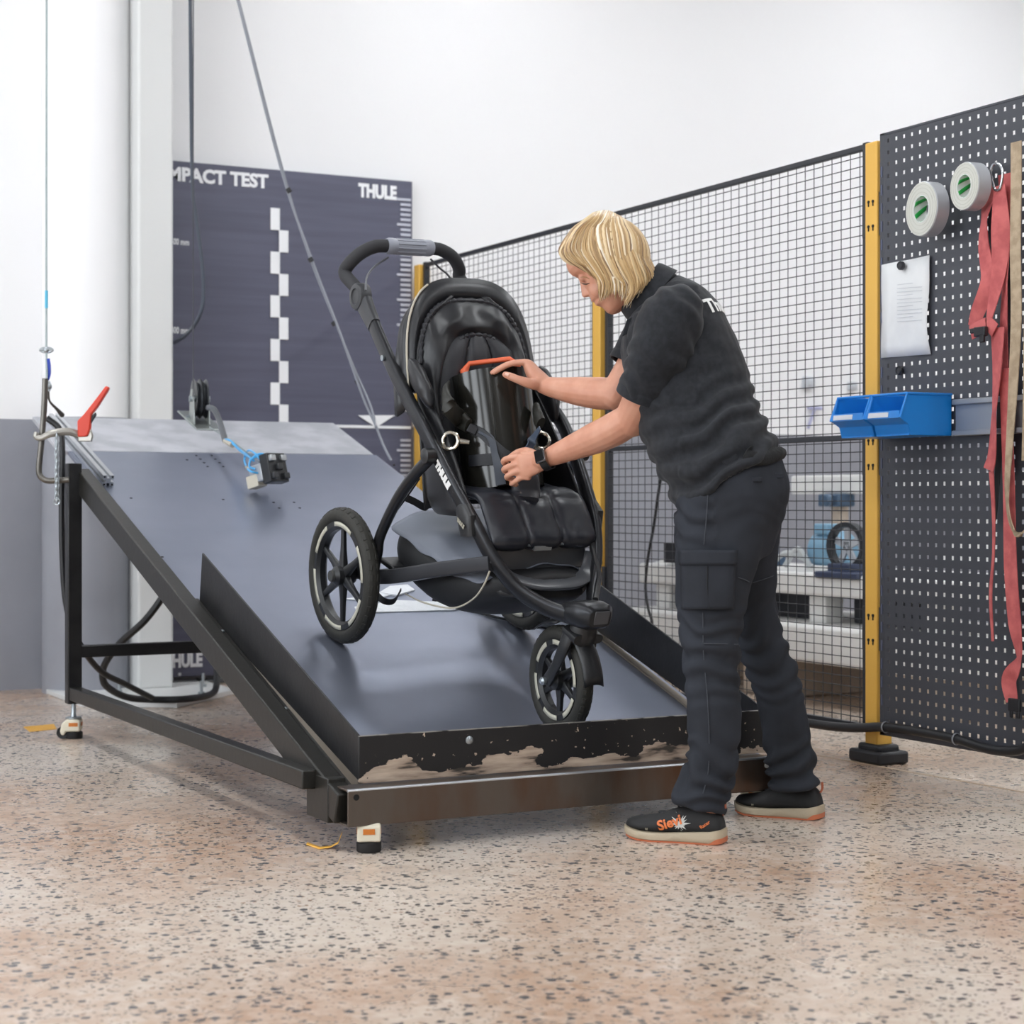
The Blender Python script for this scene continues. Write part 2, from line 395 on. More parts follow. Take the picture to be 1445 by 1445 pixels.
def panel(y0, y1, label, pts=None):
    t = thing('mesh_fence_panel', label, 'fence', (XF, (y0+y1)/2, .1), group='dark wire mesh fence panels')
    zl, zh = .10, 2.14; ym = (y0+y1)/2
    fr = .028
    for yy in (y0+fr/2, y1-fr/2): obj('frame_bar', G().box((XF, yy, (zl+zh)/2), (fr, fr, zh-zl)), dark, t, bev=.002)
    for zz in (zl+fr/2, 1.12, zh-fr/2): obj('frame_bar', G().box((XF, ym, zz), (fr*.8, y1-y0-2*fr, fr*.7)), dark, t, bev=.002)
    n = round((y1-y0)/.053); v0 = None
    for k in range(1, n):
        yy = y0+(y1-y0)*k/n
        if v0 is None: v0 = obj('wire', G().tube([(0, 0, 0), (0, 0, zh-zl-.04)], WR, 6), dark, t, local=True); v0.location = (-.005, yy-ym, .02)
        else: again(v0, t, loc=(-.005, yy-ym, .02))
    h0 = None; k = 0; z = zl+.045
    while z < zh-.03:
        if h0 is None: h0 = obj('wire', G().tube([(0, y0-ym+.02, 0), (0, y1-ym-.02, 0)], WR, 6), dark, t, local=True); h0.location = (-.009, 0, z-.1)
        else: again(h0, t, loc=(-.009, 0, z-.1))
        z += .0342
    return t
panel(5.072, 6.858, 'dark wire mesh fence panel behind the woman')
panel(6.942, 8.72, 'dark wire mesh fence panel behind the stroller')

# ================================================================ perforated tool panel on the fence line
pegm = mat('pegboard_grey', '43454c', .45, bs=90, bst=.03)
y1, y0 = 4.985, 3.75; zl, zh = .10, 2.15
pg = thing('perforated_panel', 'dark grey perforated steel tool panel on the fence', 'tool panel', (XF-.03, (y0+y1)/2, .1))
sp = .0402; g = G(); hs = .0058
ny = int((y1-y0-.03)/sp); nz = int((zh-zl-.03)/sp)
ya = y1-.026
idx = {}
vs = []; fs = []
def vid(y, z):
    k = (round(y, 5), round(z, 5))
    if k not in idx: idx[k] = len(vs); vs.append((XF-.03, y, z))
    return idx[k]
za = zl+.03
ys = [ya-(i+.5)*sp for i in range(ny)]
for i in range(ny):
    for j in range(nz):
        cy, cz = ys[i], za+(j+.5)*sp; h = sp/2
        O_ = [vid(cy-h, cz-h), vid(cy+h, cz-h), vid(cy+h, cz+h), vid(cy-h, cz+h)]
        hy, hz = hs, hs*1.15
        I_ = [vid(cy-hy, cz-hz), vid(cy+hy, cz-hz), vid(cy+hy, cz+hz), vid(cy-hy, cz+hz)]
        for k in range(4): fs.append((O_[k], O_[(k+1) % 4], I_[(k+1) % 4], I_[k]))
g.add(vs, fs); ylo = ya-ny*sp; zhi = za+nz*sp
o = obj('perforated_sheet', g, pegm, pg, smooth=0)
md = o.modifiers.new('thick', 'SOLIDIFY'); md.thickness = .0022; md.offset = 0
obj('edge_fold', G().box((XF-.02, (ya+y1)/2, (zl+zh)/2), (.022, y1-ya, zh-zl)), pegm, pg, bev=.002)
obj('edge_fold', G().box((XF-.02, (ylo+y1)/2, (zl+za)/2), (.022, y1-ylo, za-zl-.001)), pegm, pg, bev=.002)
obj('edge_fold', G().box((XF-.02, (ylo+y1)/2, (zhi+zh)/2), (.022, y1-ylo, zh-zhi-.001)), pegm, pg, bev=.002)
sl0 = None
for k in range(30):
    z = .12+k*.062
    if sl0 is None: sl0 = obj('edge_slot', G().box((0, 0, 0), (.002, .006, .036)), mat('slot_blue', '5a6078', .5), pg, local=True); sl0.location = (-.0022, y1-.012-(y0+y1)/2, z)
    else: again(sl0, pg, loc=(-.0022, y1-.012-(y0+y1)/2, z))
XP = XF-.032
# rail and blue bins
rl = thing('mounting_rail', 'grey aluminium hanging rail behind the blue bins', 'rail', (XP, 4.2, 1.12))
gr = mat('rail_grey', 'a8abb0', .4, .6)
obj('rail_body', G().box((XP-.006, 4.18, 1.165), (.01, .82, .10)), gr, rl, bev=.002)
for zz in (1.115, 1.215): obj('rail_lip', G().box((XP-.014, 4.18, zz), (.026, .82, .018)), gr, rl, bev=.003)
blue = mat('blue_bin_plastic', '1a85dc', .35, bs=120, bst=.04); lab = mat('label_paper', 'd9dde4', .6)
def bin_(yn, label):
    """open-fronted stacking bin; yn = its side nearest the viewer, opening to -X"""
    wy, dx, hz = .172, .212, .133; z0 = 1.108; xb = XP-.012; t = thing('storage_bin', label, 'bin', (xb-dx/2, yn+wy/2, z0), group='blue bins on the rail')
    th = .005; side = [(0, 0), (-dx+.045, 0), (-dx+.035, .035), (-dx, .055), (-dx+.03, hz), (0, hz)]
    RXm = Matrix(((1, 0, 0), (0, 0, 1), (0, 1, 0)))
    for yy in (yn, yn+wy-th):
        obj('side_wall', G().prism(side, yy, yy+th, RXm, (xb, 0, z0)), blue, t, bev=.0015)
    gg = G().box((xb-dx/2+.02, yn+wy/2, z0+th/2), (dx-.045, wy-2*th, th)); obj('bottom', gg, blue, t)
    obj('rear_wall', G().box((xb-th/2, yn+wy/2, z0+hz/2), (th, wy-2*th, hz)), blue, t)
    fr = [(-dx+.045, 0), (-dx+.035, .035), (-dx, .055), (-dx+.004, .06), (-dx+.042, .038), (-dx+.052, 0)]
    obj('front_lip', G().prism(fr, yn+th, yn+wy-th, RXm, (xb, 0, z0)), blue, t)
    rim = [(xb, z0+hz), (xb-dx+.03, z0+hz), (xb-dx, z0+.055)]
    for yy in (yn, yn+wy):
        obj('rim', G().tube([(x, yy, z) for x, z in rim], .0045, 8), blue, t)
    obj('rim', G().tube([(xb-dx+.03, yn, z0+hz), (xb-dx+.03, yn+wy, z0+hz)], .0045, 8), blue, t)
    obj('label_holder', G().box((xb-dx+.003, yn+wy/2, z0+.066), (.004, wy-2*th, .024), Matrix.Rotation(math.radians(10), 3, 'Y')), blue, t)
    obj('label_card', G().box((xb-dx-.0005, yn+wy*.62, z0+.066), (.0015, .10, .016), Matrix.Rotation(math.radians(10), 3, 'Y')), lab, t)
    return t
bin_(4.607, 'blue plastic storage bin with its side toward the viewer')
bin_(4.790, 'blue plastic storage bin at the end over the yellow post')
# paper and magnets
pap = mat('paper', 'e9eaea', .8, bs=9, bst=.25, col2='dfe0e1', ns=6)
rows = []
for j in range(9):
    r = []
    for i in range(7):
        px = 1244+(1313-1244)*i/6+1.0*math.sin(j*.9); py0_ = 374+(360-374)*i/6; py1_ = 505+(500-505)*i/6; py = py0_+(py1_-py0_)*j/8
        p = atX(px, py, XP-.004); p.x -= .012*math.sin(j/8*3.1)*(i/6)+.004*math.sin(i*1.3+j); r.append(p)
    rows.append(r)
pt = thing('note_sheet', 'white crumpled paper note pinned on the tool panel', 'paper', rows[8][3])
o = obj('sheet', G().sheet(rows), pap, pt); md = o.modifiers.new('t', 'SOLIDIFY'); md.thickness = .0006
ink = mat('faint_ink', 'b9bcc2', .8)
for k in range(11):
    a = atX(1266, 402+k*5.2, XP-.024); b = atX(1266+(35 if k % 3 else 22), 402+k*5.2-2.5, XP-.024)
    obj('text_line', G().tube([a, b], .0007, 5), ink, pt)
mg = mat('magnet_black', '2b2c30', .45)
def magnet(px, py, x, label):
    c = atX(px, py, x); obj_ = obj('magnet', G().lathe([(.013, 0), (.015, .003), (.015, .012), (.012, .016), (.010, .013)], 20, Matrix.Rotation(math.radians(-90), 3, 'Y'), c), mg)
    tag(obj_, label, 'magnet', 'round black magnets')
magnet(1274, 375, XP-.012, 'round black magnet holding the paper note')
magnet(1272, 523, XP, 'round black magnet below the paper note')
# tape rolls
RYm = Matrix.Rotation(math.radians(-90), 3, 'Y')
tg = mat('tape_grey', 'b4b6ba', .38, .3); te = mat('tape_edge', 'cfcfc6', .6); tgr = mat('core_green', '2aa34a', .5); tw = mat('core_white', 'e6ebe6', .5)
def tape(px, py, R_, label, x=None):
    c = atX(px, py, XP-.055); t = thing('tape_roll', label, 'tape', c-V((0, 0, R_)), group='rolls of tape on the tool panel')
    MM = rotz(math.radians(-6)) @ RYm
    obj('tape', G().lathe([(R_*.50, 0), (R_*.98, 0), (R_, .002), (R_, .046), (R_*.98, .048), (R_*.50, .048)], 40, MM, c, closed=True), tg, t)
    obj('tape_side', G().lathe([(R_*.51, .0482), (R_*.975, .0482), (R_*.975, .0496), (R_*.51, .0496)], 40, MM, c, closed=True), te, t)
    for q in (.6, .75, .88): obj('wound_ring', G().lathe([(R_*q, .0495), (R_*q+.0015, .0495), (R_*q+.0015, .0503), (R_*q, .0503)], 40, MM, c, closed=True), mat('wound_line', 'bdbdb2', .6), t)
    co = obj('core', G().lathe([(R_*.47, 0), (R_*.50, 0), (R_*.50, .05), (R_*.47, .05)], 32, MM, c, closed=True), tw, t)
    for a0 in range(0, 360, 60):
        rings = []
        for s in range(7):
            q = s/6; r_ = R_*.465; zz = .002+q*.046
            rings.append([c+MM @ V((r_*math.cos(math.radians(a0+d+q*50)), r_*math.sin(math.radians(a0+d+q*50)), zz)) for d in (0, 8, 16, 24)])
        gs = G().sheet(rings); oo = obj('core_stripe', gs, tgr, co); md = oo.modifiers.new('t', 'SOLIDIFY'); md.thickness = .001
    hk = c+V((.04, 0, R_*.47))
    obj('hook', G().tube([hk+V((.012, 0, .02)), hk+V((.008, 0, .0)), hk+V((-.03, 0, -.004)), hk+V((-.07, 0, -.004)), hk+V((-.078, 0, .01))], .0035, 8), zinc, t)
tape(1318, 296, .088, 'grey tape roll with green striped core, the larger one')
tape(1379, 264, .075, 'grey tape roll partly behind the red straps')
# red straps, beige strap, carabiner
red = mat('red_webbing', 'd06c6a', .75, col2='ba5a5a', ns=20, bs=160, bst=.4, bd=.002); beige = mat('beige_webbing', 'bba78c', .8, col2='a8947a', ns=30, bs=200, bst=.5, bd=.002)
def strap(pts, wid, m, name='band', parent=None, x=XP-.03, sides=None, th=.003):
    P = [atX(p[0], p[1], x-(p[2] if len(p) > 2 else 0)) for p in pts]
    P = spl(P, 6); sd = sides or [V((0, 1, 0))]
    if len(sd) == 1: sd = sd[0]
    return obj(name, G().ribbon(P, wid, th, sd), m, parent, smooth=50)
rs = thing('red_strap_bundle', 'bundle of faded red webbing straps hanging on the tool panel', 'strap', atX(1410, 1000, XP-.03))
YS = V((0, 1, 0)); YT = V((.5, .86, 0)); YQ = V((-.6, .8, 0))
strap([(1402, 262), (1390, 300), (1388, 345), (1394, 395), (1380, 440), (1372, 462)], [.05, .075, .06, .05, .045, .04], red, 'band', rs, sides=[YS, YT, YS, YQ, YS])
strap([(1410, 262), (1412, 320), (1410, 380), (1400, 430), (1392, 465)], [.05, .06, .05, .045, .04], red, 'band', rs, x=XP-.045, sides=[YS, YQ, YS, YT])
strap([(1420, 245), (1420, 320), (1418, 400), (1416, 470), (1415, 520)], [.07, .06, .06, .05, .05], red, 'band', rs, x=XP-.02, sides=[YS, YT, YS])
strap([(1370, 470), (1383, 462), (1395, 458), (1404, 466)], .045, red, 'band', rs, x=XP-.06)
strap([(1408, 462), (1407, 520), (1403, 580), (1400, 640), (1395, 663)], [.06, .055, .05, .05, .045], red, 'band', rs, x=XP-.05, sides=[YS, YT, YS])
strap([(1399, 665), (1402, 720), (1402, 780), (1398, 840), (1401, 905)], [.02, .014, .01, .012, .01], red, 'band', rs, x=XP-.04)
strap([(1418, 520), (1421, 600), (1424, 700), (1426, 800), (1432, 880), (1438, 930), (1424, 958), (1428, 990)], [.05, .05, .05, .055, .055, .05, .045, .05], red, 'band', rs, x=XP-.035, sides=[YS, YS, YS, YS, YS, YT, YQ, YS])
c = atX(1432, 995, XP-.04); obj('buckle', G().box(c, (.012, .05, .04)).box(c+V((0, .015, -.025)), (.008, .012, .03)).box(c+V((0, -.015, -.025)), (.008, .012, .03)), blackp, rs, bev=.003)
c = atX(1384, 468, XP-.075); obj('buckle', G().box(c, (.016, .05, .03)).box(c+V((0, .03, .005)), (.012, .03, .016)).box(c+V((-.003, -.01, -.02)), (.01, .02, .03)), blackp, rs, bev=.003)
strap([(1413, 530), (1411, 600), (1409, 650), (1404, 720), (1402, 740)], [.03, .028, .025, .02, .01], mat('dark_webbing', '2b2a2b', .8), 'dark_band', rs, x=XP-.02)
P = spl([atX(x, y, XP-.05) for x, y in ((1398, 244), (1402, 232), (1410, 232), (1415, 245), (1411, 266), (1405, 268), (1402, 262))], 5, True)
cb = obj('carabiner', G().tube(P, .0045, 8, closed=True), mat('steel', 'b7b9bb', .25, 1.)); tag(cb, 'steel carabiner at the top of the red straps', 'carabiner')
bs_ = thing('beige_strap', 'long beige webbing strap beside the red straps', 'strap', atX(1436, 756, XP-.03))
strap([(1434, 200), (1434, 260), (1433, 350), (1434, 450), (1430, 540), (1425, 620), (1421, 690), (1424, 730), (1434, 753), (1446, 750)], [.045, .045, .045, .045, .04, .03, .03, .035, .04, .04], beige, 'band', bs_, x=XP-.055, sides=[YS, YS, YS, YS, YS, YT, YT, YT])
strap([(1455, 230), (1453, 330), (1450, 470), (1449, 560), (1447, 650)], .03, beige, 'band', bs_, x=XP-.05)
# cable tied along the bottom of the fence
blkc = mat('black_cable', '17181b', .42)
cp = [atX(x, y, XF-.06) for x, y in ((1060, 1005), (1145, 1021), (1200, 1027), (1250, 1026), (1300, 1033), (1350, 1043), (1400, 1058), (1440, 1058), (1470, 1040))]
cp = [V((XF-.06, 6.95, .03)), V((XF-.06, 6.3, .05))]+cp
ct = thing('cable_conduit', 'thick black cable tied along the bottom of the fence', 'cable', cp[4])
obj('cable', G().tube(spl(cp, 6), .016, 12), blkc, ct)
for i in (5, 7): 
    q = cp[i]; obj('cable_tie', G().lathe([(.0175, -.003), (.0195, -.003), (.0195, .003), (.0175, .003)], 16, Matrix.Rotation(math.radians(90), 3, 'X'), q, closed=True), mat('tie_grey', '8f9196', .5), ct)

# ================================================================ white test rig behind the fence
rigw = mat('rig_white', 'e4e4e2', .4); rigd = mat('rig_dark', '23262c', .5); rigb = mat('rig_blue', '7ba3bd', .45); tan_ = mat('rig_tan', 'c2b3a2', .5)
rg = thing('test_rig', 'white machine frame standing behind the mesh fence', 'machine', (5.25, 7.0, 0))
obj('base_slab', G().box((5.3, 6.85, .27), (.8, 2.5, .17)), rigw, rg, bev=.02)
for yy in (5.9, 7.0, 7.9): obj('base_foot', G().box((5.3, yy, .093), (.66, .3, .185)), tan_, rg, bev=.01)
obj('table_beam', G().box((5.3, 6.85, .53), (.7, 2.4, .10)), rigw, rg, bev=.012)
for yy in (5.85, 6.62, 7.35, 7.9):
    obj('table_leg', G().box((5.05, yy, .418), (.1, .12, .125)), rigw, rg, bev=.006)
for yy in (6.25, 6.98, 7.62): obj('dark_panel', G().box((5.12, yy, .418), (.02, .5, .12)), rigd, rg, bev=.003)
obj('upper_beam', G().box((5.45, 6.4, .975), (.12, 1.9, .09)), rigw, rg, bev=.01)
obj('support_post', G().box((5.42, 7.0, .755), (.06, .06, .35)), tan_, rg, bev=.005)
obj('bearing', G().box((5.40, 7.0, .90), (.1, .16, .06)).tube([(5.33, 6.96, .9), (5.3, 6.96, .9)], .03, 14), mat('rig_steelblue', '4a6078', .4), rg, bev=.008)
mt = obj('motor', G().lathe([(.05, -.02), (.085, 0), (.088, .02), (.088, .15), (.06, .17), (.05, .2)], 24, Matrix.Rotation(math.radians(90), 3, 'X'), (5.15, 6.78, .675)), rigb, rg)
obj('motor_box', G().box((5.12, 6.70, .77), (.09, .1, .05)), rigb, mt, bev=.008)
obj('motor_plinth', G().box((5.15, 6.70, .592), (.16, .2, .03)), rigw, rg)
fy = 6.43
fan = obj('fan_ring', G().lathe([(.085, -.02), (.105, -.02), (.105, .02), (.085, .02)], 32, Matrix.Rotation(math.radians(-90), 3, 'Y') @ Matrix.Rotation(.2, 3, 'X'), (5.02, fy, .70), closed=True), rigd, rg)
for k in range(5):
    a = k*2*math.pi/5+.3; obj('fan_blade', G().box((5.02, fy+.045*math.cos(a), .70+.045*math.sin(a)), (.012, .075, .03), Matrix.Rotation(a, 3, 'X')), mat('fan_grey', 'aeb3ba', .4), fan)
obj('fan_stand', G().box((5.02, fy, .60), (.1, .16, .05)).box((4.98, fy-.03, .575), (.1, .3, .03)), mat('rig_navy', '39425a', .5), rg, bev=.006)
for s, (a, b, c_) in enumerate([((4.98, 6.95, .60), (5.0, 6.85, .66), (5.05, 6.75, .63)), ((5.0, 6.86, .60), (5.02, 6.79, .68), (5.05, 6.74, .6))]):
    obj('hose', G().tube(spl([a, b, c_], 6), .013, 8), mat('hose_grey', 'bfc4c6', .5), rg)
obj('valve', G().box((5.03, 7.0, .62), (.08, .1, .05)).lathe([(.02, 0), (.02, .05)], 12, None, (5.02, 6.97, .64)), mat('rig_steelblue', '4a6078', .4), rg, bev=.005)
obj('side_gusset', G().prism([(7.05, .58), (8.0, .58), (7.5, .58), (7.05, .58)][:2]+[(7.6, .66), (7.28, .86)], 5.0, 5.04, Matrix(((0, 0, 1), (1, 0, 0), (0, 1, 0)))), rigw, rg)
obj('side_gusset', G().prism([(5.75, .62), (6.2, .62), (5.9, .85), (5.75, .85)], 5.3, 5.34, Matrix(((0, 0, 1), (1, 0, 0), (0, 1, 0)))), rigw, rg)
obj('control_box', G().box((4.95, 7.72, .64), (.04, .12, .10)), rigd, rg, bev=.004)
# power lead hanging behind the fence
P = [atX(x, y, 4.6) for x, y in ((944, 612), (930, 690), (923, 740), (914, 790), (911, 830), (915, 860), (920, 880), (918, 925))]
P[0].z = P[0].z; cc = obj('power_lead', G().tube(spl(P+[V((P[-1].x, P[-1].y, .008)), V((P[-1].x+.1, P[-1].y+.3, .008))], 6), .007, 8), blkc)
tag(cc, 'thin dark lead hanging behind the mesh fence', 'cable')
# wall outlets far behind the fence
for px, py, s in ((1203, 545, .05), (1141, 540, .07)):
    c = atY(px, py, YB-.02); o = obj('wall_box', G().box(c, (s, .036, s)).box(c-V((0, .02, 0)), (s*.6, .01, s*.5)), mat('outlet_grey', 'c5c9cf', .5), bev=.004)
    tag(o, 'small grey box on the wall behind the fence' + (', nearer the yellow post' if px > 1180 else ', farther from the post'), 'wall box')
c = atY(1150, 576, YB-.02); o = obj('wall_valve', G().tube([c-V((.05, 0, 0)), c+V((.05, 0, 0))], .01, 8).tube([c, c+V((-.05, 0, -.12))], .008, 8), mat('lilac', 'b4b5d4', .5)); tag(o, 'small lilac valve handle on the wall behind the fence', 'valve')
# ================================================================ test ramp
DS = .333
def dz_(Y): return .4+DS*(Y-5.2)
DN = V((0, -DS, 1)).normalized(); DYv = V((0, 1, DS)).normalized(); MS = basis(V((1, 0, 0)), DYv, DN)
def dk(X, Y, off=0.): return V((X, Y, dz_(Y)))+DN*off
def onDeck(x, y): return on(x, y, V((0, -DS, 1)), .4-DS*5.2)
def slab(x0, x1, ya, yb, o0, o1):
    """bar lying along the slope between offsets o0..o1 from the deck surface"""
    c = (dk((x0+x1)/2, ya)+dk((x0+x1)/2, yb))/2+DN*((o0+o1)/2); ln = (dk(0, yb)-dk(0, ya)).length
    return G().box(c, (x1-x0, ln, o1-o0), MS)
deckm = mat('deck_coating', '8e95a6', .34, .8, col2='999fb0', ns=3, nlo=.3, nhi=.7, bs=260, bst=.10, bd=.002)
topm = mat('deck_bare_grey', 'b9bac0', .5, .1, col2='a5a7ad', ns=7, bs=120, bst=.06)
blk = mat('black_steel_paint', '1a1a1c', .36, .2, bs=55, bst=.05, col2='232324', ns=14)
frame_m = mat('frame_black', '2a2926', .38, .35, bs=40, bst=.05)
raw = mat('raw_mill_steel', '655d56', .34, .75, col2='5c4231', ns=3.5, nlo=.42, nhi=.75, bs=30, bst=.06, stretch=(2, 1, .8))
def worn():
    m = mat('worn_black_paint', '161618', .4, .1); nt = m.node_tree; N = nt.nodes; L = nt.links; b = N['Principled BSDF']
    tc = N.new('ShaderNodeTexCoord'); s = N.new('ShaderNodeSeparateXYZ'); L.new(tc.outputs['Object'], s.inputs[0])
    mp = N.new('ShaderNodeMapping'); mp.inputs['Scale'].default_value = (1, 1, 2.2); L.new(tc.outputs['Object'], mp.inputs[0])
    n = N.new('ShaderNodeTexNoise'); n.inputs['Scale'].default_value = 5.5; n.inputs['Detail'].default_value = 5; n.inputs['Roughness'].default_value = .55; L.new(mp.outputs[0], n.inputs[0])
    mt_ = N.new('ShaderNodeMath'); mt_.operation = 'MULTIPLY_ADD'; mt_.inputs[1].default_value = .24; mt_.inputs[2].default_value = .083; L.new(n.outputs[0], mt_.inputs[0])
    lt_ = N.new('ShaderNodeMath'); lt_.operation = 'LESS_THAN'; L.new(s.outputs[2], lt_.inputs[0]); L.new(mt_.outputs[0], lt_.inputs[1])
    n2 = N.new('ShaderNodeTexNoise'); n2.inputs['Scale'].default_value = 60; n2.inputs['Detail'].default_value = 3; L.new(tc.outputs['Object'], n2.inputs[0])
    g2 = N.new('ShaderNodeMath'); g2.operation = 'GREATER_THAN'; g2.inputs[1].default_value = .70; L.new(n2.outputs[0], g2.inputs[0])
    mx = N.new('ShaderNodeMath'); mx.operation = 'MAXIMUM'; L.new(lt_.outputs[0], mx.inputs[0]); L.new(g2.outputs[0], mx.inputs[1])
    x = N.new('ShaderNodeMix'); x.data_type = 'RGBA'; x.inputs[6].default_value = lin('18181a'); L.new(mx.outputs[0], x.inputs[0])
    n3 = N.new('ShaderNodeTexNoise'); n3.inputs['Scale'].default_value = 16; n3.inputs['Detail'].default_value = 6; m3 = N.new('ShaderNodeMapping'); m3.inputs['Scale'].default_value = (.5, 1, 3.2); L.new(tc.outputs['Object'], m3.inputs[0]); L.new(m3.outputs[0], n3.inputs[0])
    cr = N.new('ShaderNodeValToRGB'); cr.color_ramp.elements[0].position = .36; cr.color_ramp.elements[0].color = lin('3a342f'); cr.color_ramp.elements[1].position = .68; cr.color_ramp.elements[1].color = lin('cbb9a6'); ee = cr.color_ramp.elements.new(.45); ee.color = lin('a39080')
    L.new(n3.outputs[0], cr.inputs[0]); L.new(cr.outputs[0], x.inputs[7]); L.new(x.outputs[2], b.inputs['Base Color'])
    return m
rp = thing('test_ramp', 'black sloping steel test ramp under the stroller', 'ramp', (2.48, 5.9, 0))
obj('deck_plate', slab(1.83, 3.16, 4.43, 7.287, -.012, 0), deckm, rp, bev=.001)
obj('top_plate', slab(1.80, 3.15, 7.292, 7.75, -.018, .001), topm, rp, bev=.002)
for a, b in ((1.785, 1.835), (3.09, 3.14)): obj('side_rail', slab(a, b, 4.37, 6.985 if a < 2 else 7.72, -.055, .028 if a < 2 else -.002), frame_m, rp, bev=.004)
obj('centre_bearer', slab(2.46, 2.52, 4.5, 7.7, -.07, -.014), frame_m, rp)
def flange(x, s):
    yb = 5.69; pts = [(4.40, dz_(4.40)+.042), (yb+.02, dz_(yb)+.0), (yb-.01, dz_(yb)+.168), (4.40, .292)]
    MYZ = Matrix(((0, 0, 1), (1, 0, 0), (0, 1, 0)))
    obj('side_flange', G().prism(pts, x, x+.006*s, MYZ), blk, rp, bev=.001)
    obj('flange_foot', slab(min(x, x+s*.03), max(x, x+s*.03), 4.42, 5.70, .001, .006), mat('bare_angle', '8d8376', .45, .5), rp)
flange(1.858, 1); flange(3.14, -1)
obj('ledge', slab(1.835, 1.857, 4.42, 5.72, .001, .012), frame_m, rp)
for yy in (5.45, 4.9):
    obj('screw', G().lathe([(.007, 0), (.007, .004), (.003, .006)], 10, MS, dk(1.846, yy, .012)), zinc, rp)
obj('front_stop', G().box((2.5, 4.40, .229), (1.283, .01, .122)), worn(), rp, bev=.001)
obj('stop_edge', G().box((2.5, 4.40, .2905), (1.283, .011, .002)), mat('bare_edge', 'aaa8a4', .35, .8, col2='3a3a3c', ns=14, nlo=.5, nhi=.6), rp)
bm_ = G(); bx0, bx1 = 1.80, 3.112
for c, d in (((0, 4.333, .1175), .0), ((0, 4.417, .1175), .0)): bm_.box(((bx0+bx1)/2, c[1], .1175), (bx1-bx0, .006, .095))
for zz in (.073, .162): bm_.box(((bx0+bx1)/2, 4.375, zz), (bx1-bx0, .078, .006))
fb = obj('front_beam', bm_, raw, rp, bev=.002)
obj('beam_corner', G().tube([(bx0, 4.3335, .1625), (bx1, 4.3335, .1625)], .0045, 8), mat('bright_corner', 'b9bcc0', .3, .9), fb)  # bright strip stands in for the highlight along the beam's top edge
hm = mat('hole_dark', '070708', .8)
for x, z in ((1.823, .145), (3.092, .142)): obj('bolt_hole', G().lathe([(.008, 0), (.008, .002)], 14, RX, (x, 4.3305, z)), hm if x < 2 else mat('hole_light', 'd8d8d4', .8), fb)
obj('stop_bolt', G().lathe([(.011, 0), (.011, .003), (.006, .006)], 12, RX, (2.175, 4.396, .262)), zinc, rp)
obj('end_gusset', G().box((1.808, 4.50, .125), (.05, .15, .115)), frame_m, rp, bev=.003)
for x in (1.769, 3.11):
    zt_ = 1.04 if x < 2 else .92
    obj('rear_post', G().box((x, 6.955, (.13+zt_)/2), (.054, .05, zt_-.13)), blk, rp, bev=.004)
    obj('bottom_rail', G().box((x, 5.72, .17), (.046, 2.42, .05)), frame_m, rp, bev=.004)
    obj('rear_tie', slab(1.90 if x < 2 else 3.05, 1.95 if x < 2 else 3.10, 6.95, 7.70, -.07, -.02), frame_m, rp)
obj('cross_rail', G().box((2.44, 6.955, .327), (1.30, .045, .046)), blk, rp, bev=.004)
# alu profile along the upper left edge, with its slots
alu = mat('alu_profile', 'c3c6ca', .32, .9)
def profile_ring(s=.042):
    h = s/2; q = s*.13; d = s*.28
    return [(-h, -h), (-q, -h), (-q, -h+d), (q, -h+d), (q, -h), (h, -h), (h, -q), (h-d, -q), (h-d, q), (h, q), (h, h), (q, h), (q, h-d), (-q, h-d), (-q, h), (-h, h), (-h, q), (-h+d, q), (-h+d, -q), (-h, -q)]
g = G(); a = dk(1.875, 6.86, .022); b = dk(1.865, 7.66, .022)
X_ = V((1, 0, 0)); g.loft([[p+X_*u+DN*w_ for u, w_ in profile_ring()] for p in (a, b)])
ap = obj('edge_profile', g, alu, rp, smooth=0)
for u in (-.015, .015):
    for w_ in (-.015, .015): obj('corner_bore', G().box(a+X_*u+DN*w_-DYv*.0005, (.007, .002, .007), MS), hm, ap)
# hook rod welded on the post, chain
sr = mat('dark_bent_steel', '6b6863', .35, .9)
P = [pd(64, 534, 6.95), pd(62, 580, 6.95), pd(58, 630, 6.95), pd(55, 660, 6.95), pd(57, 672, 6.95), pd(66, 678, 6.95), pd(80, 678, 6.95), pd(98, 677, 6.95)]
obj('hook_rod', G().tube(spl(P, 5), .0115, 12), sr, rp)
ch = G(); n = 21
for k in range(n):
    c = pd(80.3+.5*math.sin(k), 616+k*4.5, 6.92); fl = k % 2
    P = [c+(RD if fl else FD)*(.0075*math.cos(t))+UP*(.0155*math.sin(t)) for t in np.linspace(0, 2*math.pi, 12, endpoint=False)]
    ch.tube(P, .0022, 6, closed=True)
c = pd(80, 708, 6.92); ch.tube([c+RD*(.011*math.cos(t))+UP*(.011*math.sin(t)) for t in np.linspace(0, 2*math.pi, 16, endpoint=False)], .0035, 6, closed=True)
obj('chain', ch, zinc, rp, label='small zinc chain with end ring')
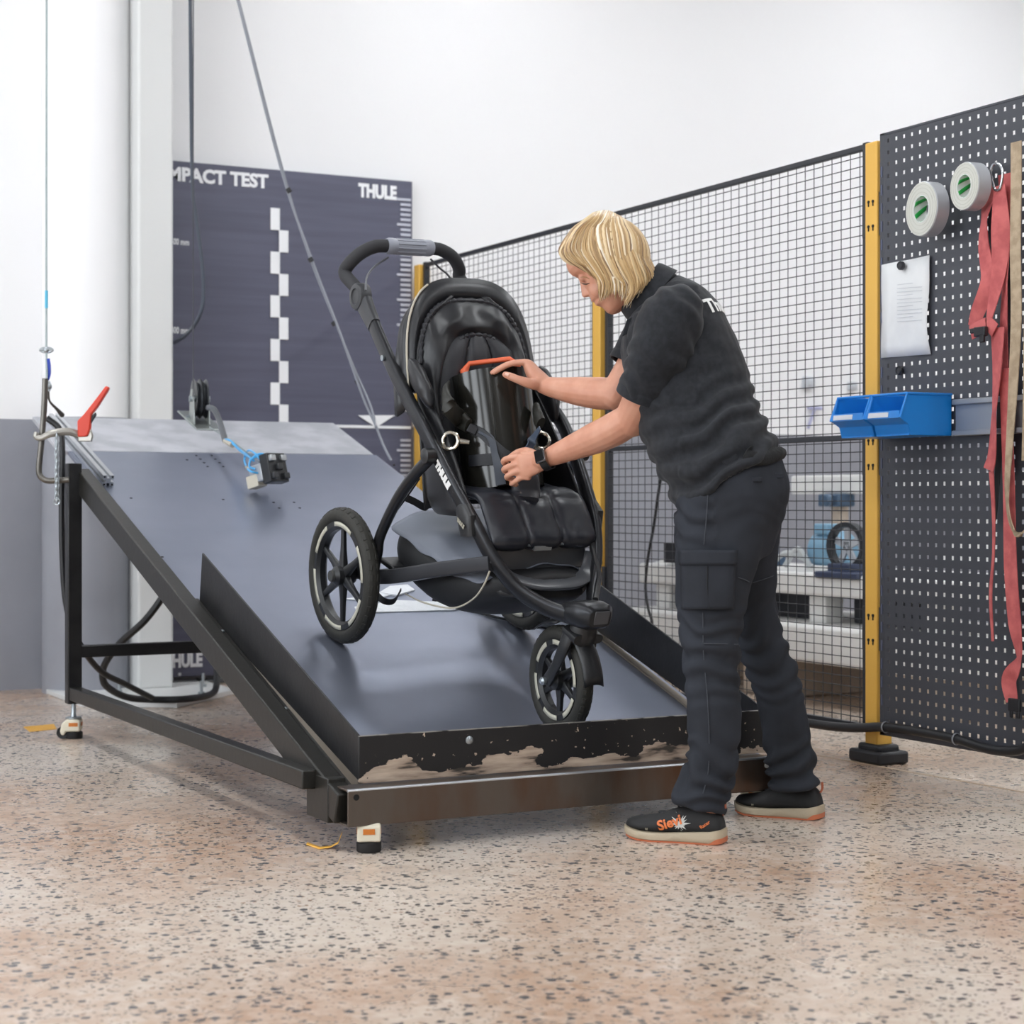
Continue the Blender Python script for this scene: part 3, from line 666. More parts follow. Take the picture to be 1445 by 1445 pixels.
# casters with levelling foot
cream = mat('cream_housing', 'e0d9c4', .4); orange_l = mat('orange_label', 'c8742a', .5); rub = mat('rubber_black', '141416', .6)
def caster(x, y, top, first=False, ang=0.):
    R_ = rotz(ang); o_ = V((x, y, 0))
    def T(gx): gx.v = [tuple(o_+R_ @ V(p)) for p in gx.v]; return gx
    prof = [(-.034, .030), (-.03, .016), (-.018, .014), (-.012, .028), (.04, .028), (.042, .07), (.03, .075), (-.012, .074), (-.028, .058)]
    MXZ = Matrix(((1, 0, 0), (0, 0, -1), (0, 1, 0)))
    hs_ = obj('caster', T(G().prism(prof, -.03, .03, MXZ)), cream, rp, bev=.005)
    obj('wheel', T(G().lathe([(.012, -.02), (.022, -.022), (.0235, -.012), (.0235, .012), (.022, .022), (.012, .02)], 24, Matrix.Rotation(math.radians(90), 3, 'X'), (-.026, 0, .0238))), rub, hs_)
    obj('foot_pad', T(G().lathe([(.03, .001), (.032, .004), (.032, .024), (.02, .03)], 24, None, (.014, 0, 0))), rub, hs_)
    for s in (-1, 1): obj('caution_label', T(G().box((.016, s*.0305, .055), (.034, .001, .014))), orange_l, hs_)
    obj('label_end', T(G().box((.0425, 0, .055), (.001, .03, .014))), orange_l, hs_)
    if top > .08:
        obj('stem', T(G().lathe([(.03, .076), (.03, .081), (.013, .083), (.009, .09), (.009, top)], 16, None, (.012, 0, 0))), zinc, hs_)
    return hs_
caster(1.755, 6.945, .135, ang=math.radians(-25)); caster(3.11, 6.945, .135, ang=.4)
caster(1.872, 4.365, .07, ang=math.radians(-112)); caster(3.085, 4.385, .07, ang=math.radians(-60))
# rows of small drilled holes in the upper deck
hh0 = None
for px, py in [(277, 643), (282.5, 648), (288, 653), (293, 658.5), (299, 643), (304, 648), (310, 653), (315, 658.5), (264, 649), (185, 703), (315, 705), (229, 786), (386, 709), (394, 717), (415, 709), (423, 717)]:
    q = onDeck(px, py)+DN*.0004
    obj('drilled_hole', G().lathe([(.0055, -.001), (.0055, .0006)], 10, MS, q), hm, rp)

# ================================================================ small things on and around the ramp
# locking clamp with red handle
cl = thing('locking_clamp', 'locking welding clamp with red handle on the alu profile', 'clamp', pd(118, 622, 7.0))
redp = mat('red_handle', 'd0402c', .4); cast = mat('cast_grey', 'a6a39c', .42, .7)
P = [pd(52, 610, 6.93), pd(51, 616, 6.93), pd(58, 618, 6.93), pd(72, 612, 6.93), pd(95, 609, 6.95), pd(112, 614, 6.97), pd(122, 620, 6.98)]
obj('jaw_arm', G().tube(spl(P, 5), [.010, .011, .011, .014, .015, .014, .012], 10), cast, cl)
obj('jaw_body', G().prism([(0, 0), (.05, 0), (.055, .02), (.045, .05), (.02, .055), (0, .02)], -.012, .012, basis(RD, UP, -FD), pd(111, 623, 6.97)), mat('jaw_steel', 'b9b6ae', .35, .9), cl, bev=.003)
obj('pivot_rivet', G().lathe([(.008, 0), (.008, .032)], 14, basis(RD, UP, -FD), pd(121, 613, 6.99)), zinc, cl)
pts = [(110.5, 617), (110, 594), (119, 585), (137, 562), (150, 544.5), (155, 547), (152, 553), (138, 575), (130, 585), (128, 605), (124, 616)]
base_ = pd(120, 590, 6.96)
obj('handle', G().prism([((p-base_).dot(RD), (p-base_).dot(UP)) for p in [pd(x, y, 6.96) for x, y in pts]], -.014, .014, basis(RD, UP, -FD), base_), redp, cl, bev=.005)
pts = [(129, 588), (135, 582), (136, 586), (130, 595), (126, 603)]
obj('release_lever', G().prism([((p-base_).dot(RD), (p-base_).dot(UP)) for p in [pd(x, y, 6.96) for x, y in pts]], -.009, .009, basis(RD, UP, -FD), base_), blackp, cl, bev=.002)
# hanging steel wire with ring and blue strap
hw = thing('hanging_wire', 'thin steel wire with ring and blue loop hanging at left', 'cable', pd(66, 555, 7.05))
stw = mat('wire_steel', '9fa9a9', .35, .8)
obj('wire', G().tube([pd(66, -60, 7.05), pd(65.5, 240, 7.05), pd(65.4, 490, 7.05), pd(66, 535, 7.03)], .0042, 8), stw, hw)
obj('wire_sleeve', G().tube([pd(65.6, 410, 7.05), pd(65.5, 435, 7.05)], .0062, 8), mat('cyan_tape', '58b7d8', .5), hw)
c = pd(65.5, 494, 7.05)
obj('ring_nut', G().tube([c+RD*(.022*math.cos(t))+UP*(.008*math.sin(t)) for t in np.linspace(0, 2*math.pi, 18, endpoint=False)], .005, 8, closed=True).tube([c-RD*.026, c+RD*.026], .006, 8).ell(c, (.012, .012, .013)), zinc, hw)
obj('blue_loop', G().ribbon(spl([pd(68, 506, 7.04), pd(69.5, 516, 7.04), pd(69.5, 528, 7.04), pd(67, 536, 7.04)], 4), .011, .006, RD), mat('blue_webbing', '2743a8', .6), hw)
obj('shackle', G().ell(pd(69, 545, 7.04), (.011, .011, .016)).tube([pd(69, 538, 7.04), pd(69, 552, 7.04)], .006, 8), zinc, hw)
obj('lower_lead', G().tube(spl([pd(68, 552, 7.04), pd(70, 566, 7.05), pd(80, 577, 7.1), pd(88, 586, 7.14)], 5), [.005, .004, .006, .010], 8), mat('lead_dark', '4b4742', .5), hw)
# lead running down behind the post
P = [pd(66, 590, 7.12), pd(84, 606, 7.12), pd(88, 640, 7.1), pd(87, 700, 7.1), pd(88, 780, 7.1), pd(93, 850, 7.1), pd(108, 900, 7.1), pd(140, 945, 7.25), pd(178, 966, 7.4), pd(215, 985, 7.55)]
o = obj('power_cable', G().tube(spl(P, 6), .012, 10), blkc); tag(o, 'black cable dropping behind the left ramp post', 'cable')
P = [pd(240, 815, 7.5), pd(232, 838, 7.5), pd(205, 875, 7.5), pd(172, 905, 7.55), pd(152, 930, 7.6), pd(145, 948, 7.65), pd(150, 968, 7.7), pd(180, 984, 7.85), pd(225, 990, 7.95), pd(270, 989, 8.0), pd(300, 978, 8.3), pd(306, 960, 8.4), pd(305, 925, 8.45), pd(300, 880, 8.45)]
for q in P[8:10]: q.z = max(q.z, .04)
o = obj('power_cable', G().tube(spl(P, 6), .015, 10), blkc); tag(o, 'thick black cable looping around the pale column foot', 'cable')
o = obj('wall_conduit', G().tube([atY(235, 966, 8.72), atY(340, 962, 8.72)], .018, 10).box(atY(283, 964, 8.72), (.03, .05, .05)), blkc); tag(o, 'short black conduit along the floor below the board', 'conduit')
# pulley block on the grey plate
py = thing('pulley_block', 'twin sheave steel pulley on a zinc bracket on the grey plate', 'pulley', onDeck(291, 603))
pc = onDeck(291, 603); zn2 = mat('zinc_bracket', 'b3b9b6', .35, .85)
ax = (RD*.93+FD*.35).normalized(); bk = UP.cross(ax).normalized()      # sheave axle, and the direction across it
obj('bracket_base', slab(pc.x-.06, pc.x+.055, pc.y-.05, pc.y+.22, .001, .008), zn2, py, bev=.002)
for s in (-1, 1):
    M_ = basis(bk, UP, ax)
    obj('cheek_plate', G().prism([(-.06, 0), (.06, 0), (.04, .13), (.02, .155), (-.02, .155), (-.04, .13)], -.002, .002, M_, pc+ax*(s*.033)-ax*.01+V((0, .06, .012))), zn2, py, bev=.001)
cs = pc+V((0, .06, .125))-ax*.01
for s in (-.014, .014):
    obj('sheave', G().lathe([(.02, -.004), (.07, -.012), (.086, -.012), (.072, 0), (.086, .012), (.07, .012), (.02, .004)], 36, basis(bk, UP, ax), cs+ax*s), mat('sheave_dark', '55575a', .3, .9), py)
obj('axle_bolt', G().lathe([(.013, -.045), (.013, .045)], 12, basis(bk, UP, ax), cs), zinc, py)
for s in (-.045, .04): obj('base_screw', G().lathe([(.010, 0), (.010, .01)], 6, MS, dk(pc.x+s, pc.y+.12, .008)), zinc, py)
# pneumatic gripper hanging over the deck
gp = onDeck(378, 690)+V((0, 0, .02)); gr_ = thing('pneumatic_gripper', 'black pneumatic gripper block with blue air tubes over the deck', 'gripper', gp)
gx = (RD*.80-FD*.6).normalized(); gy = UP.cross(gx); gz = (UP*.97-gx*.25).normalized(); gy = gz.cross(gx).normalized(); gx = gy.cross(gz); MG = basis(gx, gy, gz)
def gb(a, b, c, d): return gp+gx*a+gy*b+gz*c
oc = pd(379, 664, 7.12)
def gq(px, py_, d=7.12): return pd(px, py_, d)
obj('gripper_body', G().box(oc+gx*.03, (.045, .10, .115), MG), mat('gripper_black', '1b1d20', .4), gr_, bev=.004)
for k, (b, c) in enumerate([(-.03, -.035), (-.03, .035), (.03, -.035), (.03, .035), (0, 0)]):
    obj('jaw', G().box(oc+gx*.058+gy*b+gz*c, (.018, .028, .024), MG), mat('jaw_alu' if k % 2 else 'jaw_blk', 'a8abad' if k % 2 else '26282b', .35, .8 if k % 2 else 0), gr_, bev=.003)
obj('cylinder_block', G().box(oc-gx*.03-gz*.005, (.07, .085, .07), MG), mat('block_alu', 'b8babc', .35, .8), gr_, bev=.005)
obj('valve_block', G().box(oc-gx*.055-gz*.03-gy*.02, (.06, .05, .05), MG), mat('block_beige', 'c7bfae', .45, .3), gr_, bev=.004)
for b in (-.03, 0, .03): obj('fitting', G().tube([oc-gx*.06+gy*b+gz*.02, oc-gx*.085+gy*b+gz*.035], .008, 8), cast, gr_)
bt = mat('blue_air_tube', '4aa8e0', .3)
for P in ([(372, 655), (360, 640), (350, 636), (345, 650), (352, 664), (366, 668)], [(380, 648), (368, 643), (355, 648), (352, 658), (360, 662)], [(358, 650), (340, 637), (328, 626), (318, 622)], [(356, 648), (338, 634), (325, 622), (316, 620)], [(384, 650), (372, 641), (362, 642), (352, 650)]):
    dd = [7.10+(.42*(1-(x-316)/60) if x < 352 else 0) for x, _ in P]
    obj('air_tube', G().tube(spl([pd(x, y, d) for (x, y), d in zip(P, dd)], 6), .0042, 8), bt, gr_)
P = [pd(294, 575, 7.75), pd(302, 578, 7.72), pd(309, 592, 7.68), pd(314, 608, 7.6), pd(318, 622, 7.52)]
obj('flexible_conduit', G().tube(spl(P, 6), .013, 10), mat('conduit_grey', '54575b', .45), gr_)
obj('lift_wire', G().tube([pd(296, 603, 7.72), pd(330, 624, 7.45), pd(366, 652, 7.12)], .003, 6), stw, gr_)
obj('tube_wrap', G().tube([pd(318, 622, 7.52), pd(328, 628, 7.44)], .012, 8), mat('wrap_tan', 'b9b0a0', .6), gr_)
# wires in front of the board
o = obj('thin_wire', G().tube([pd(273, -80, 8.0), pd(272.5, 240, 7.95), pd(272.5, 560, 7.72)], .0026, 6), mat('wire_dark', '3a3b40', .5)); tag(o, 'thin vertical wire rising from the pulley', 'wire')
P = [pd(268, -60, 8.35), pd(271, 240, 8.35), pd(276, 300, 8.35), pd(285, 370, 8.35), pd(287, 415, 8.35), pd(283, 442, 8.35), pd(272, 462, 8.42), pd(258, 476, 8.66), pd(246, 483, 8.90), pd(236, 487, 8.95)]
o = obj('hanging_cable', G().tube(spl(P, 6), .009, 8), mat('cable_bluegrey', '3d4450', .4)); tag(o, 'dark cable in a slack curve before the board', 'cable')
tw_ = thing('twin_cable', 'pair of grey cables running down slantwise before the board', 'cable', pd(556, 652, 7.75))
cg = mat('cable_grey', '84878f', .4, .2)
P = [(330, -20), (397, 240), (440, 366), (480, 470), (512, 560), (530, 600), (541, 628), (552, 650)]
obj('cable', G().tube(spl([pd(x, y, 7.9-.02*i) for i, (x, y) in enumerate(P)], 6), .0058, 8), cg, tw_)
P = [(332, -20), (399, 240), (438, 366), (478, 466), (500, 520), (518, 560), (527, 585), (530, 603)]
obj('cable', G().tube(spl([pd(x, y, 7.92-.02*i) for i, (x, y) in enumerate(P)], 6), .005, 8), cg, tw_)
for x, y in ((408, 268), (439, 366), (472, 456), (505, 538)): obj('cable_tie', G().tube([pd(x-2, y-2, 7.85), pd(x+1, y+3, 7.85)], .011, 8), mat('tie_black', '1c1c1e', .5), tw_)
o = obj('end_cap', G().lathe([(.005, 0), (.006, .002), (.004, .006)], 10, MS, onDeck(556, 657)), blackp, tw_)
# floor tape
yt = mat('yellow_tape', 'dda53c', .5)
a, b, c, d = atZ(33, 1026), atZ(76, 1022), atZ(80, 1029), atZ(42, 1033)
o = obj('floor_tape', G().prism([(p.x, p.y) for p in (a, d, c, b)], .0003, .0014), yt); tag(o, 'yellow floor tape strip beside the rear caster', 'tape')
rows = []
for x, y, zc in ((432, 1193, .002), (450, 1199, .001), (466, 1198, .003), (477, 1192, .02), (482, 1180, .045)):
    p = atZ(x, y, 0) if zc < .01 else pd(x, y, 4.72); q = p+FD*.03; rows.append([V((p.x, p.y, max(p.z, zc))), V((q.x, q.y, max(p.z, zc)))])
o = obj('floor_tape', G().sheet(rows), yt); md = o.modifiers.new('t', 'SOLIDIFY'); md.thickness = .0012; tag(o, 'curled yellow tape end by the front caster', 'tape')
# torn white tape and a strap lying on the deck below the basket
wt = mat('torn_white_tape', 'dfe2e6', .55, bs=40, bst=.5)
for poly, l in (([(500, 858), (560, 848), (640, 852), (690, 846), (690, 852), (640, 862), (560, 864), (505, 866)], 'long torn white tape strip on the deck below the basket'),
                ([(487, 846), (530, 840), (552, 832), (560, 838), (520, 850)], 'short torn white tape piece beside the rear wheel'),
                ([(535, 838), (550, 828), (575, 826), (585, 834), (560, 842)], 'crumpled white tape patch under the basket corner')):
    P = [onDeck(x, y) for x, y in poly]; gg = G(); n = len(P)
    gg.add([p+DN*.0006 for p in P]+[p+DN*(.003+.004*random.random()) for p in P], [tuple(range(n-1, -1, -1)), tuple(range(n, 2*n))]+[(i, (i+1) % n, n+(i+1) % n, n+i) for i in range(n)])
    o = obj('torn_tape', gg, wt, smooth=0); tag(o, l, 'tape', 'torn white tape on the deck')
P = [onDeck(x, y)+DN*.005 for x, y in ((610, 848), (640, 855), (672, 865), (700, 873), (745, 882), (790, 890), (830, 880))]
o = obj('deck_cord', G().tube(spl(P, 6), .0045, 8), blkc); tag(o, 'thin black cord lying across the deck under the stroller', 'cord')
# ================================================================ stroller (frame: u forward, v toward its left = photo right, w off the deck)
SH = math.radians(5); SO = dk(2.537, 5.36)
SF = V((math.sin(SH), -math.cos(SH), -DS*math.cos(SH))).normalized(); SN = DN.copy(); SV = SN.cross(SF)
MST = basis(SF, SV, SN)
def sl(x, y, v):
    p = on(x, y, SV, SV.dot(SO)+v)-SO; return V((p.dot(SF), p.dot(SV), p.dot(SN)))
def slp(x, y, d):
    p = pd(x, y, d)-SO; return V((p.dot(SF), p.dot(SV), p.dot(SN)))
def mir(P): return [V((p[0], -p[1], p[2])) for p in P]
sm = mat('stroller_frame', '2d2e31', .33, .55, bs=150, bst=.03); sb = mat('stroller_plastic', '1c1d1f', .42, bs=160, bst=.05)
foam = mat('foam_grip', '2a2a2d', .75, bs=300, bst=.15, bd=.001); fab = mat('black_fabric', '17181c', .37, bs=420, bst=.12, bd=.001, sheen=.05)
fab2 = mat('black_pad_fabric', '1f2026', .46, bs=420, bst=.15, bd=.001, sheen=.06); meshf = mat('grey_mesh_fabric', '6b707b', .6, bs=300, bst=.3, bd=.001)
tyre_m = mat('tyre_rubber', '25241f', .68, bs=60, bst=.12); refl = mat('reflector_strip', 'b9b6a6', .35); pipe = mat('light_piping', 'b4ae9f', .6)
gripm = mat('grip_grey', '8b8e98', .45); web = mat('black_webbing', '1b1d22', .55, bs=260, bst=.3, bd=.001)
S_ = thing('jogging_stroller', 'black three-wheeled jogging stroller standing on the ramp', 'stroller', SO, MST)
def sp_(name, g, m, parent=None, **k): return obj(name, g, m, parent or S_, local=True, **k)
VU = V((0, 1, 0))
def wheel(name, c, R_, tr, sw=0., nref=6):
    Mx = Matrix.Rotation(sw, 3, 'Z') @ Matrix.Rotation(math.radians(-90), 3, 'X')     # lathe axis -> v
    c = V(c); n = 48
    prof = [((R_-tr)+tr*math.cos(t), tr*1.05*math.sin(t)) for t in np.linspace(0, 2*math.pi, 14, endpoint=False)]
    ty = sp_(name, G().lathe(prof, n, Mx, c, closed=True), tyre_m)
    ri = R_-2*tr; rw = tr*.75
    sp_('rim', G().lathe([(ri+.006, -rw), (ri+.006, rw), (ri-.010, rw*1.05), (ri-.020, rw*.5), (ri-.020, -rw*.5), (ri-.010, -rw*1.05)], n, Mx, c, closed=True), sb, ty)
    for k in range(6):
        a = k*math.pi/3+.28; d = V((math.cos(a), math.sin(a), 0)); e = V((-math.sin(a), math.cos(a), 0)); rings = []
        for q, ww, hh_ in ((.02, .018, .013), (ri*.5, .012, .008), (ri-.014, .0095, .007)):
            rings.append([c+Mx @ (d*q+e*(x*ww)+V((0, 0, y*hh_))) for x, y in circ(10, 1, 1, 3)])
        sp_('spoke', G().loft(rings), sb, ty)
    sp_('hub', G().lathe([(.018, -.038), (.030, -.026), (.032, .02), (.026, .034), (.014, .040)], 24, Mx, c), sb, ty)
    sp_('hub_cap', G().lathe([(.017, -.046), (.019, -.040), (.019, -.036)], 20, Mx, c), mat('cap_grey', '4a4a48', .4, .4), ty)
    for k in range(nref):
        a0 = k*2*math.pi/nref+.12; rows = [[], []]
        for q in range(9):
            a = a0+q/8*(2*math.pi/nref-.34)
            for j, rr in enumerate((ri-.0095, ri+.0045)): rows[j].append(c+Mx @ V((rr*math.cos(a), rr*math.sin(a), -rw*1.06-.0012)))
        o = sp_('reflector', G().sheet(rows), refl, ty); md = o.modifiers.new('t', 'SOLIDIFY'); md.thickness = .0015
    # tread blocks
    tg_ = G()
    for k in range(40):
        a = k*2*math.pi/40; d = V((math.cos(a), math.sin(a), 0)); e = V((-math.sin(a), math.cos(a), 0))
        for s in (-1, 1):
            b_ = s*.55; tg_.box(c+Mx @ (d*(R_-tr-.0008+tr*math.cos(b_))+V((0, 0, tr*math.sin(b_)))), (.0035, R_*.10, tr*.5), Mx @ basis((d*math.cos(b_)+V((0, 0, math.sin(b_)))), e, (V((0, 0, math.cos(b_)))-d*math.sin(b_))))
    sp_('tread', tg_, tyre_m, ty, bev=.0015)
    sp_('valve', G().tube([c+Mx @ V((-.03, -ri+.018, -.002)), c+Mx @ V((-.026, -ri+.052, -.004))], .0045, 8), sb, ty)
    return ty
RC = (-.062, .335, .213)
wheel('rear_wheel', (RC[0], -RC[1], RC[2]), .213, .0245); wheel('rear_wheel', RC, .213, .0245)
wheel('front_wheel', (.700, 0, .158), .158, .023, math.radians(-3))
sp_('rear_axle', G().tube([(RC[0], -.30, RC[2]), (RC[0], .30, RC[2])], .014, 12), sm)
tubeprof = circ(16, .62, 1., 3.2)
main = [(-.391, .215, 1.024), (-.209, .232, .932), (-.057, .243, .856), (.06, .248, .800), (.168, .25, .748), (.337, .23, .632), (.442, .21, .556), (.525, .18, .474), (.598, .132, .408), (.68, .082, .380), (.755, .04, .378)]
arm = [(RC[0]+.02, .275, .222), (.107, .268, .268), (.33, .232, .372), (.53, .185, .462)]
rleg = [(.245, .262, .694), (.19, .278, .622), (.126, .288, .523), (.066, .295, .39), (.062, .295, .33), (.05, .292, .25)]
for s in (-1, 1):
    def m_(P): return [V((p[0], p[1]*s, p[2])) for p in P]
    mt_ = sp_('side_tube', G().tube(spl(m_(main), 6), .0235, prof=tubeprof, up=(0, s, 0)), sm)
    sp_('lower_arm', G().tube(spl(m_(arm), 5), .0225, prof=circ(20, .62, 1., 7), up=(0, s, 0)), mat('arm_grey', '3b3c40', .33, .45))
    sp_('rear_leg', G().tube(spl(m_(rleg), 6), [.0175, .0175, .0175, .0165, .0165, .014], 14), sm)
    ax_ = Matrix.Rotation(math.radians(-90*s), 3, 'X')
    sp_('handle_pivot', G().lathe([(.020, -.02), (.042, -.018), (.044, -.01), (.044, .014), (.040, .020), (.026, .022), (.024, .018), (.012, .018)], 32, ax_, V((-.391, .222*s, 1.026))).tube(m_([(-.391, .217, 1.026), (-.33, .222, .992), (-.27, .227, .963)]), [.035, .030, .026], prof=tubeprof, up=(0, s, 0)), mat('pivot_grey', '3c3d40', .4, .3), S_)
    pcv = sp_('pivot_cover', G().tube(m_([(.385, .222, .59), (.425, .222, .56), (.44, .218, .515)]), [.028, .04, .034], prof=circ(16, .5, 1, 2.5), up=(0, s, 0)), sb)
    sp_('axle_bracket', G().box(V((.0, .285*s, .235)), (.12, .03, .05)).box(V((.03, .29*s, .29)), (.05, .035, .06)), sb, bev=.006)
    sp_('leg_joint', G().lathe([(.02, -.016), (.023, -.01), (.023, .018), (.015, .022)], 20, ax_, V((.243, .268*s, .696))), sb)
    sp_('joint_screw', G().lathe([(.006, 0), (.009, .002), (.009, .008)], 12, ax_, V((-.135, .252*s, .893))), zinc, mt_)
sp_('brake_pedal', G().box((.06, -.2, .29), (.09, .12, .018)).box((.07, -.23, .268), (.03, .03, .05)), sb, bev=.006)
# handlebar
HP = [((512, 416), .217), ((500, 403), .217), ((488.5, 390), .216), ((487, 382), .213), ((493, 372), .205), ((508, 358), .175), ((526, 349), .132), ((545, 347), .085)]
hb = [sl(p[0], p[1], -v) for p, v in HP]
hb = hb+[V((q.x, -q.y, q.z)) for q in hb[::-1]]
mid = (hb[7]+hb[8])/2
sp_('handlebar', G().tube(spl(hb, 5), .0215, 14), foam)
gpz = hb[7].copy(); a = V((mid.x, -.085, mid.z)); b = V((mid.x, .085, mid.z))
gr1 = sp_('grip', G().tube([a, a+V((0, .01, 0)), a+V((0, .022, 0)), a+V((0, .03, 0)), b-V((0, .03, 0)), b-V((0, .022, 0)), b-V((0, .01, 0)), b], [.024, .0275, .0275, .0255, .0255, .0275, .0275, .024], 20), gripm)
for k in range(12):
    t = k/12*2*math.pi; d = V((math.cos(t), 0, math.sin(t)))*.0258; sp_('grip_rib', G().tube([a+V((0, .034, 0))+d, b-V((0, .034, 0))+d], .0022, 6), gripm, gr1)
sp_('brake_cable', G().tube(spl([sl(548, 363, -.08), sl(530, 375, -.13), sl(518, 390, -.22), sl(516, 410, -.28)], 6), .0035, 8), mat('cable_sheath', '4b4d52', .4), S_)
sp_('brake_cable', G().tube(spl([sl(608, 366, .08), sl(620, 378, .13), sl(632, 388, .19), sl(640, 402, .22)], 6), .0035, 8), MATS['cable_sheath'], S_)
# front head, fork, fender
sp_('head_block', G().loft([[V((u, y*hw, w0+z*hh)) for y, z in circ(20, 1, 1, 3.4)] for u, hw, hh, w0 in ((.70, .05, .020, .378), (.725, .062, .032, .380), (.78, .060, .040, .392), (.82, .052, .038, .398), (.838, .036, .026, .400))]), sm, bev=.002)
sp_('head_badge', G().box((.838, .004, .402), (.004, .05, .042), Matrix.Rotation(.1, 3, 'Y')), mat('badge_grey', '55565a', .35, .3), bev=.002)
fk = sp_('fork', G().lathe([(.034, .30), (.040, .315), (.040, .34), (.034, .362)], 20, None, (.768, 0, .0)).loft([[V((u, y*.05, w_+z*.016)) for y, z in circ(16, 1, 1, 3)] for u, w_ in ((.80, .322), (.735, .330))]), sb)
for s in (-1, 1):
    P = [V((.755, .036*s, .325)), V((.752, .046*s, .28)), V((.728, .048*s, .21)), V((.700, .046*s, .158))]
    sp_('fork_leg', G().tube(spl(P, 5), [.026, .022, .017, .020], prof=circ(14, .45, 1, 2.6), up=(0, 1, 0)), sb, fk)
    sp_('fork_nut', G().lathe([(.012, 0), (.012, .010), (.006, .016)], 12, Matrix.Rotation(math.radians(-90*s), 3, 'X'), V((.70, .055*s, .158))), zinc, fk)
rows = []
for k in range(9):
    a = math.radians(86-k*8.5); r_ = .178; rows.append([V((.700+r_*math.cos(a)-.006*abs(t)*abs(t), t*.033, .158+r_*math.sin(a)-.010*t*t)) for t in np.linspace(-1, 1, 7)])
o = sp_('fender', G().sheet(rows), sb); md = o.modifiers.new('t', 'SOLIDIFY'); md.thickness = .004
rows = []
for k in range(6):
    a = math.radians(100+k*8); r_ = .178; rows.append([V((.700+r_*math.cos(a), t*.028, .158+r_*math.sin(a)-.010*t*t)) for t in np.linspace(-1, 1, 7)])
o = sp_('rear_fender', G().sheet(rows), sb); md = o.modifiers.new('t', 'SOLIDIFY'); md.thickness = .004
# foot bar, front plate
P = [V((.520, -.172, .472)), V((.560, -.135, .430)), V((.600, -.07, .418)), V((.610, 0, .417)), V((.600, .07, .418)), V((.560, .135, .430)), V((.520, .172, .472))]
sp_('foot_bar', G().tube(spl(P, 6), .025, prof=circ(16, .30, 1., 3), up=(.25, 0, 1)), mat('foot_bar_plastic', '45474b', .28), S_)
sp_('foot_tray', G().loft([[V((u, y*hw, w_+z*.012)) for y, z in circ(16, 1, 1, 6)] for u, hw, w_ in ((.47, .16, .375), (.54, .15, .372), (.60, .10, .385))]), sb)
sp_('front_plate', G().box((.485, 0, .462), (.012, .335, .088), Matrix.Rotation(math.radians(-8), 3, 'Y')), mat('glossy_plate', '4a4b4e', .25), bev=.012)
sp_('plate_frame', G().tube([(.492, -.172, .508), (.492, .172, .508)], .009, 8).tube([(.497, .172, .51), (.60, .15, .43), (.70, .075, .40)], .009, 8), sb)
sp_('seat_hinge', G().box((.512, -.01, .497), (.02, .06, .014)).tube([(.512, -.06, .505), (.512, .10, .505)], .005, 8), zinc)
# ---- fabrics
def arch(hw, top, foot, uf, n=34, e=2.5, ft=None):
    """curve from near foot over the top to far foot; uf(w) gives u"""
    out = []
    for k in range(n+1):
        t = math.pi*k/n; c, s = -math.cos(t), math.sin(t)
        v = hw*math.copysign(abs(c)**(2/e), c); w_ = foot+(top-foot)*(abs(s)**(2/e)); out.append(V((uf(w_), v, w_)))
    return out
def rimu(w_): return .01-.155*((w_-.82)/.33)**1.0
def backu(w_): return .150-.42*(w_-.55)
def wr(p, sc_, am): return mnoise.noise(p*sc_)*am
A0 = arch(.230, 1.150, .825, rimu, e=3.0); A1 = arch(.192, 1.088, .825, lambda w_: rimu(w_)+.006, e=2.9)
o = sp_('hood_visor', G().sheet([A0, [a*.5+b*.5+V((.010, 0, 0)) for a, b in zip(A0, A1)], A1]), fab); md = o.modifiers.new('t', 'SOLIDIFY'); md.thickness = .010
sp_('edge_piping', G().tube(A0[:13], .0034, 6), pipe, o)
rows = []
for q, hw, tp, ft, du in ((0, .196, 1.096, .80, .004), (.2, .190, 1.082, .79, .022), (.45, .176, 1.058, .76, .045), (.7, .163, 1.026, .72, .044), (.9, .152, 1.004, .68, .018), (1, .148, .998, .66, .0)):
    r = arch(hw, tp, ft, lambda w_: rimu(w_)*(1-q)+backu(w_)*q+du, e=2.9-.3*q)
    rr = []
    for k, p in enumerate(r):
        f_ = math.sin(math.pi*min(1, q*1.05))
        fold = .5+.5*math.sin(k*.9+2.2*math.sin(q*4)); x = p.copy(); x.x += f_*(.026*fold-.013)+wr(p, 16, .030)*f_; x.z += wr(p+V((4, 2, 1)), 20, .012)*f_; rr.append(x)
    rows.append(rr)
dense = []
for i in range(len(rows)-1):
    for t in (0, .33, .66): dense.append([a.lerp(b, t) for a, b in zip(rows[i], rows[i+1])])
dense.append(rows[-1])
o = sp_('padded_surround', G().sheet(dense), fab, sub=1, smooth=180); md = o.modifiers.new('t', 'SOLIDIFY'); md.thickness = .006
# gathered seam along the inner edge of the visor and of the pad
for nm, r_, off in (('gathered_seam', A1, .008), ('gathered_seam', rows[-1], .012)):
    path = [p+V((off, 0, 0)) for p in r_[2:-2]]; path = spl(path, 3)
    rad = [.0085+.0022*math.sin(i*2.1) for i in range(len(path))]; sp_(nm, G().tube(path, rad, 8), fab2)
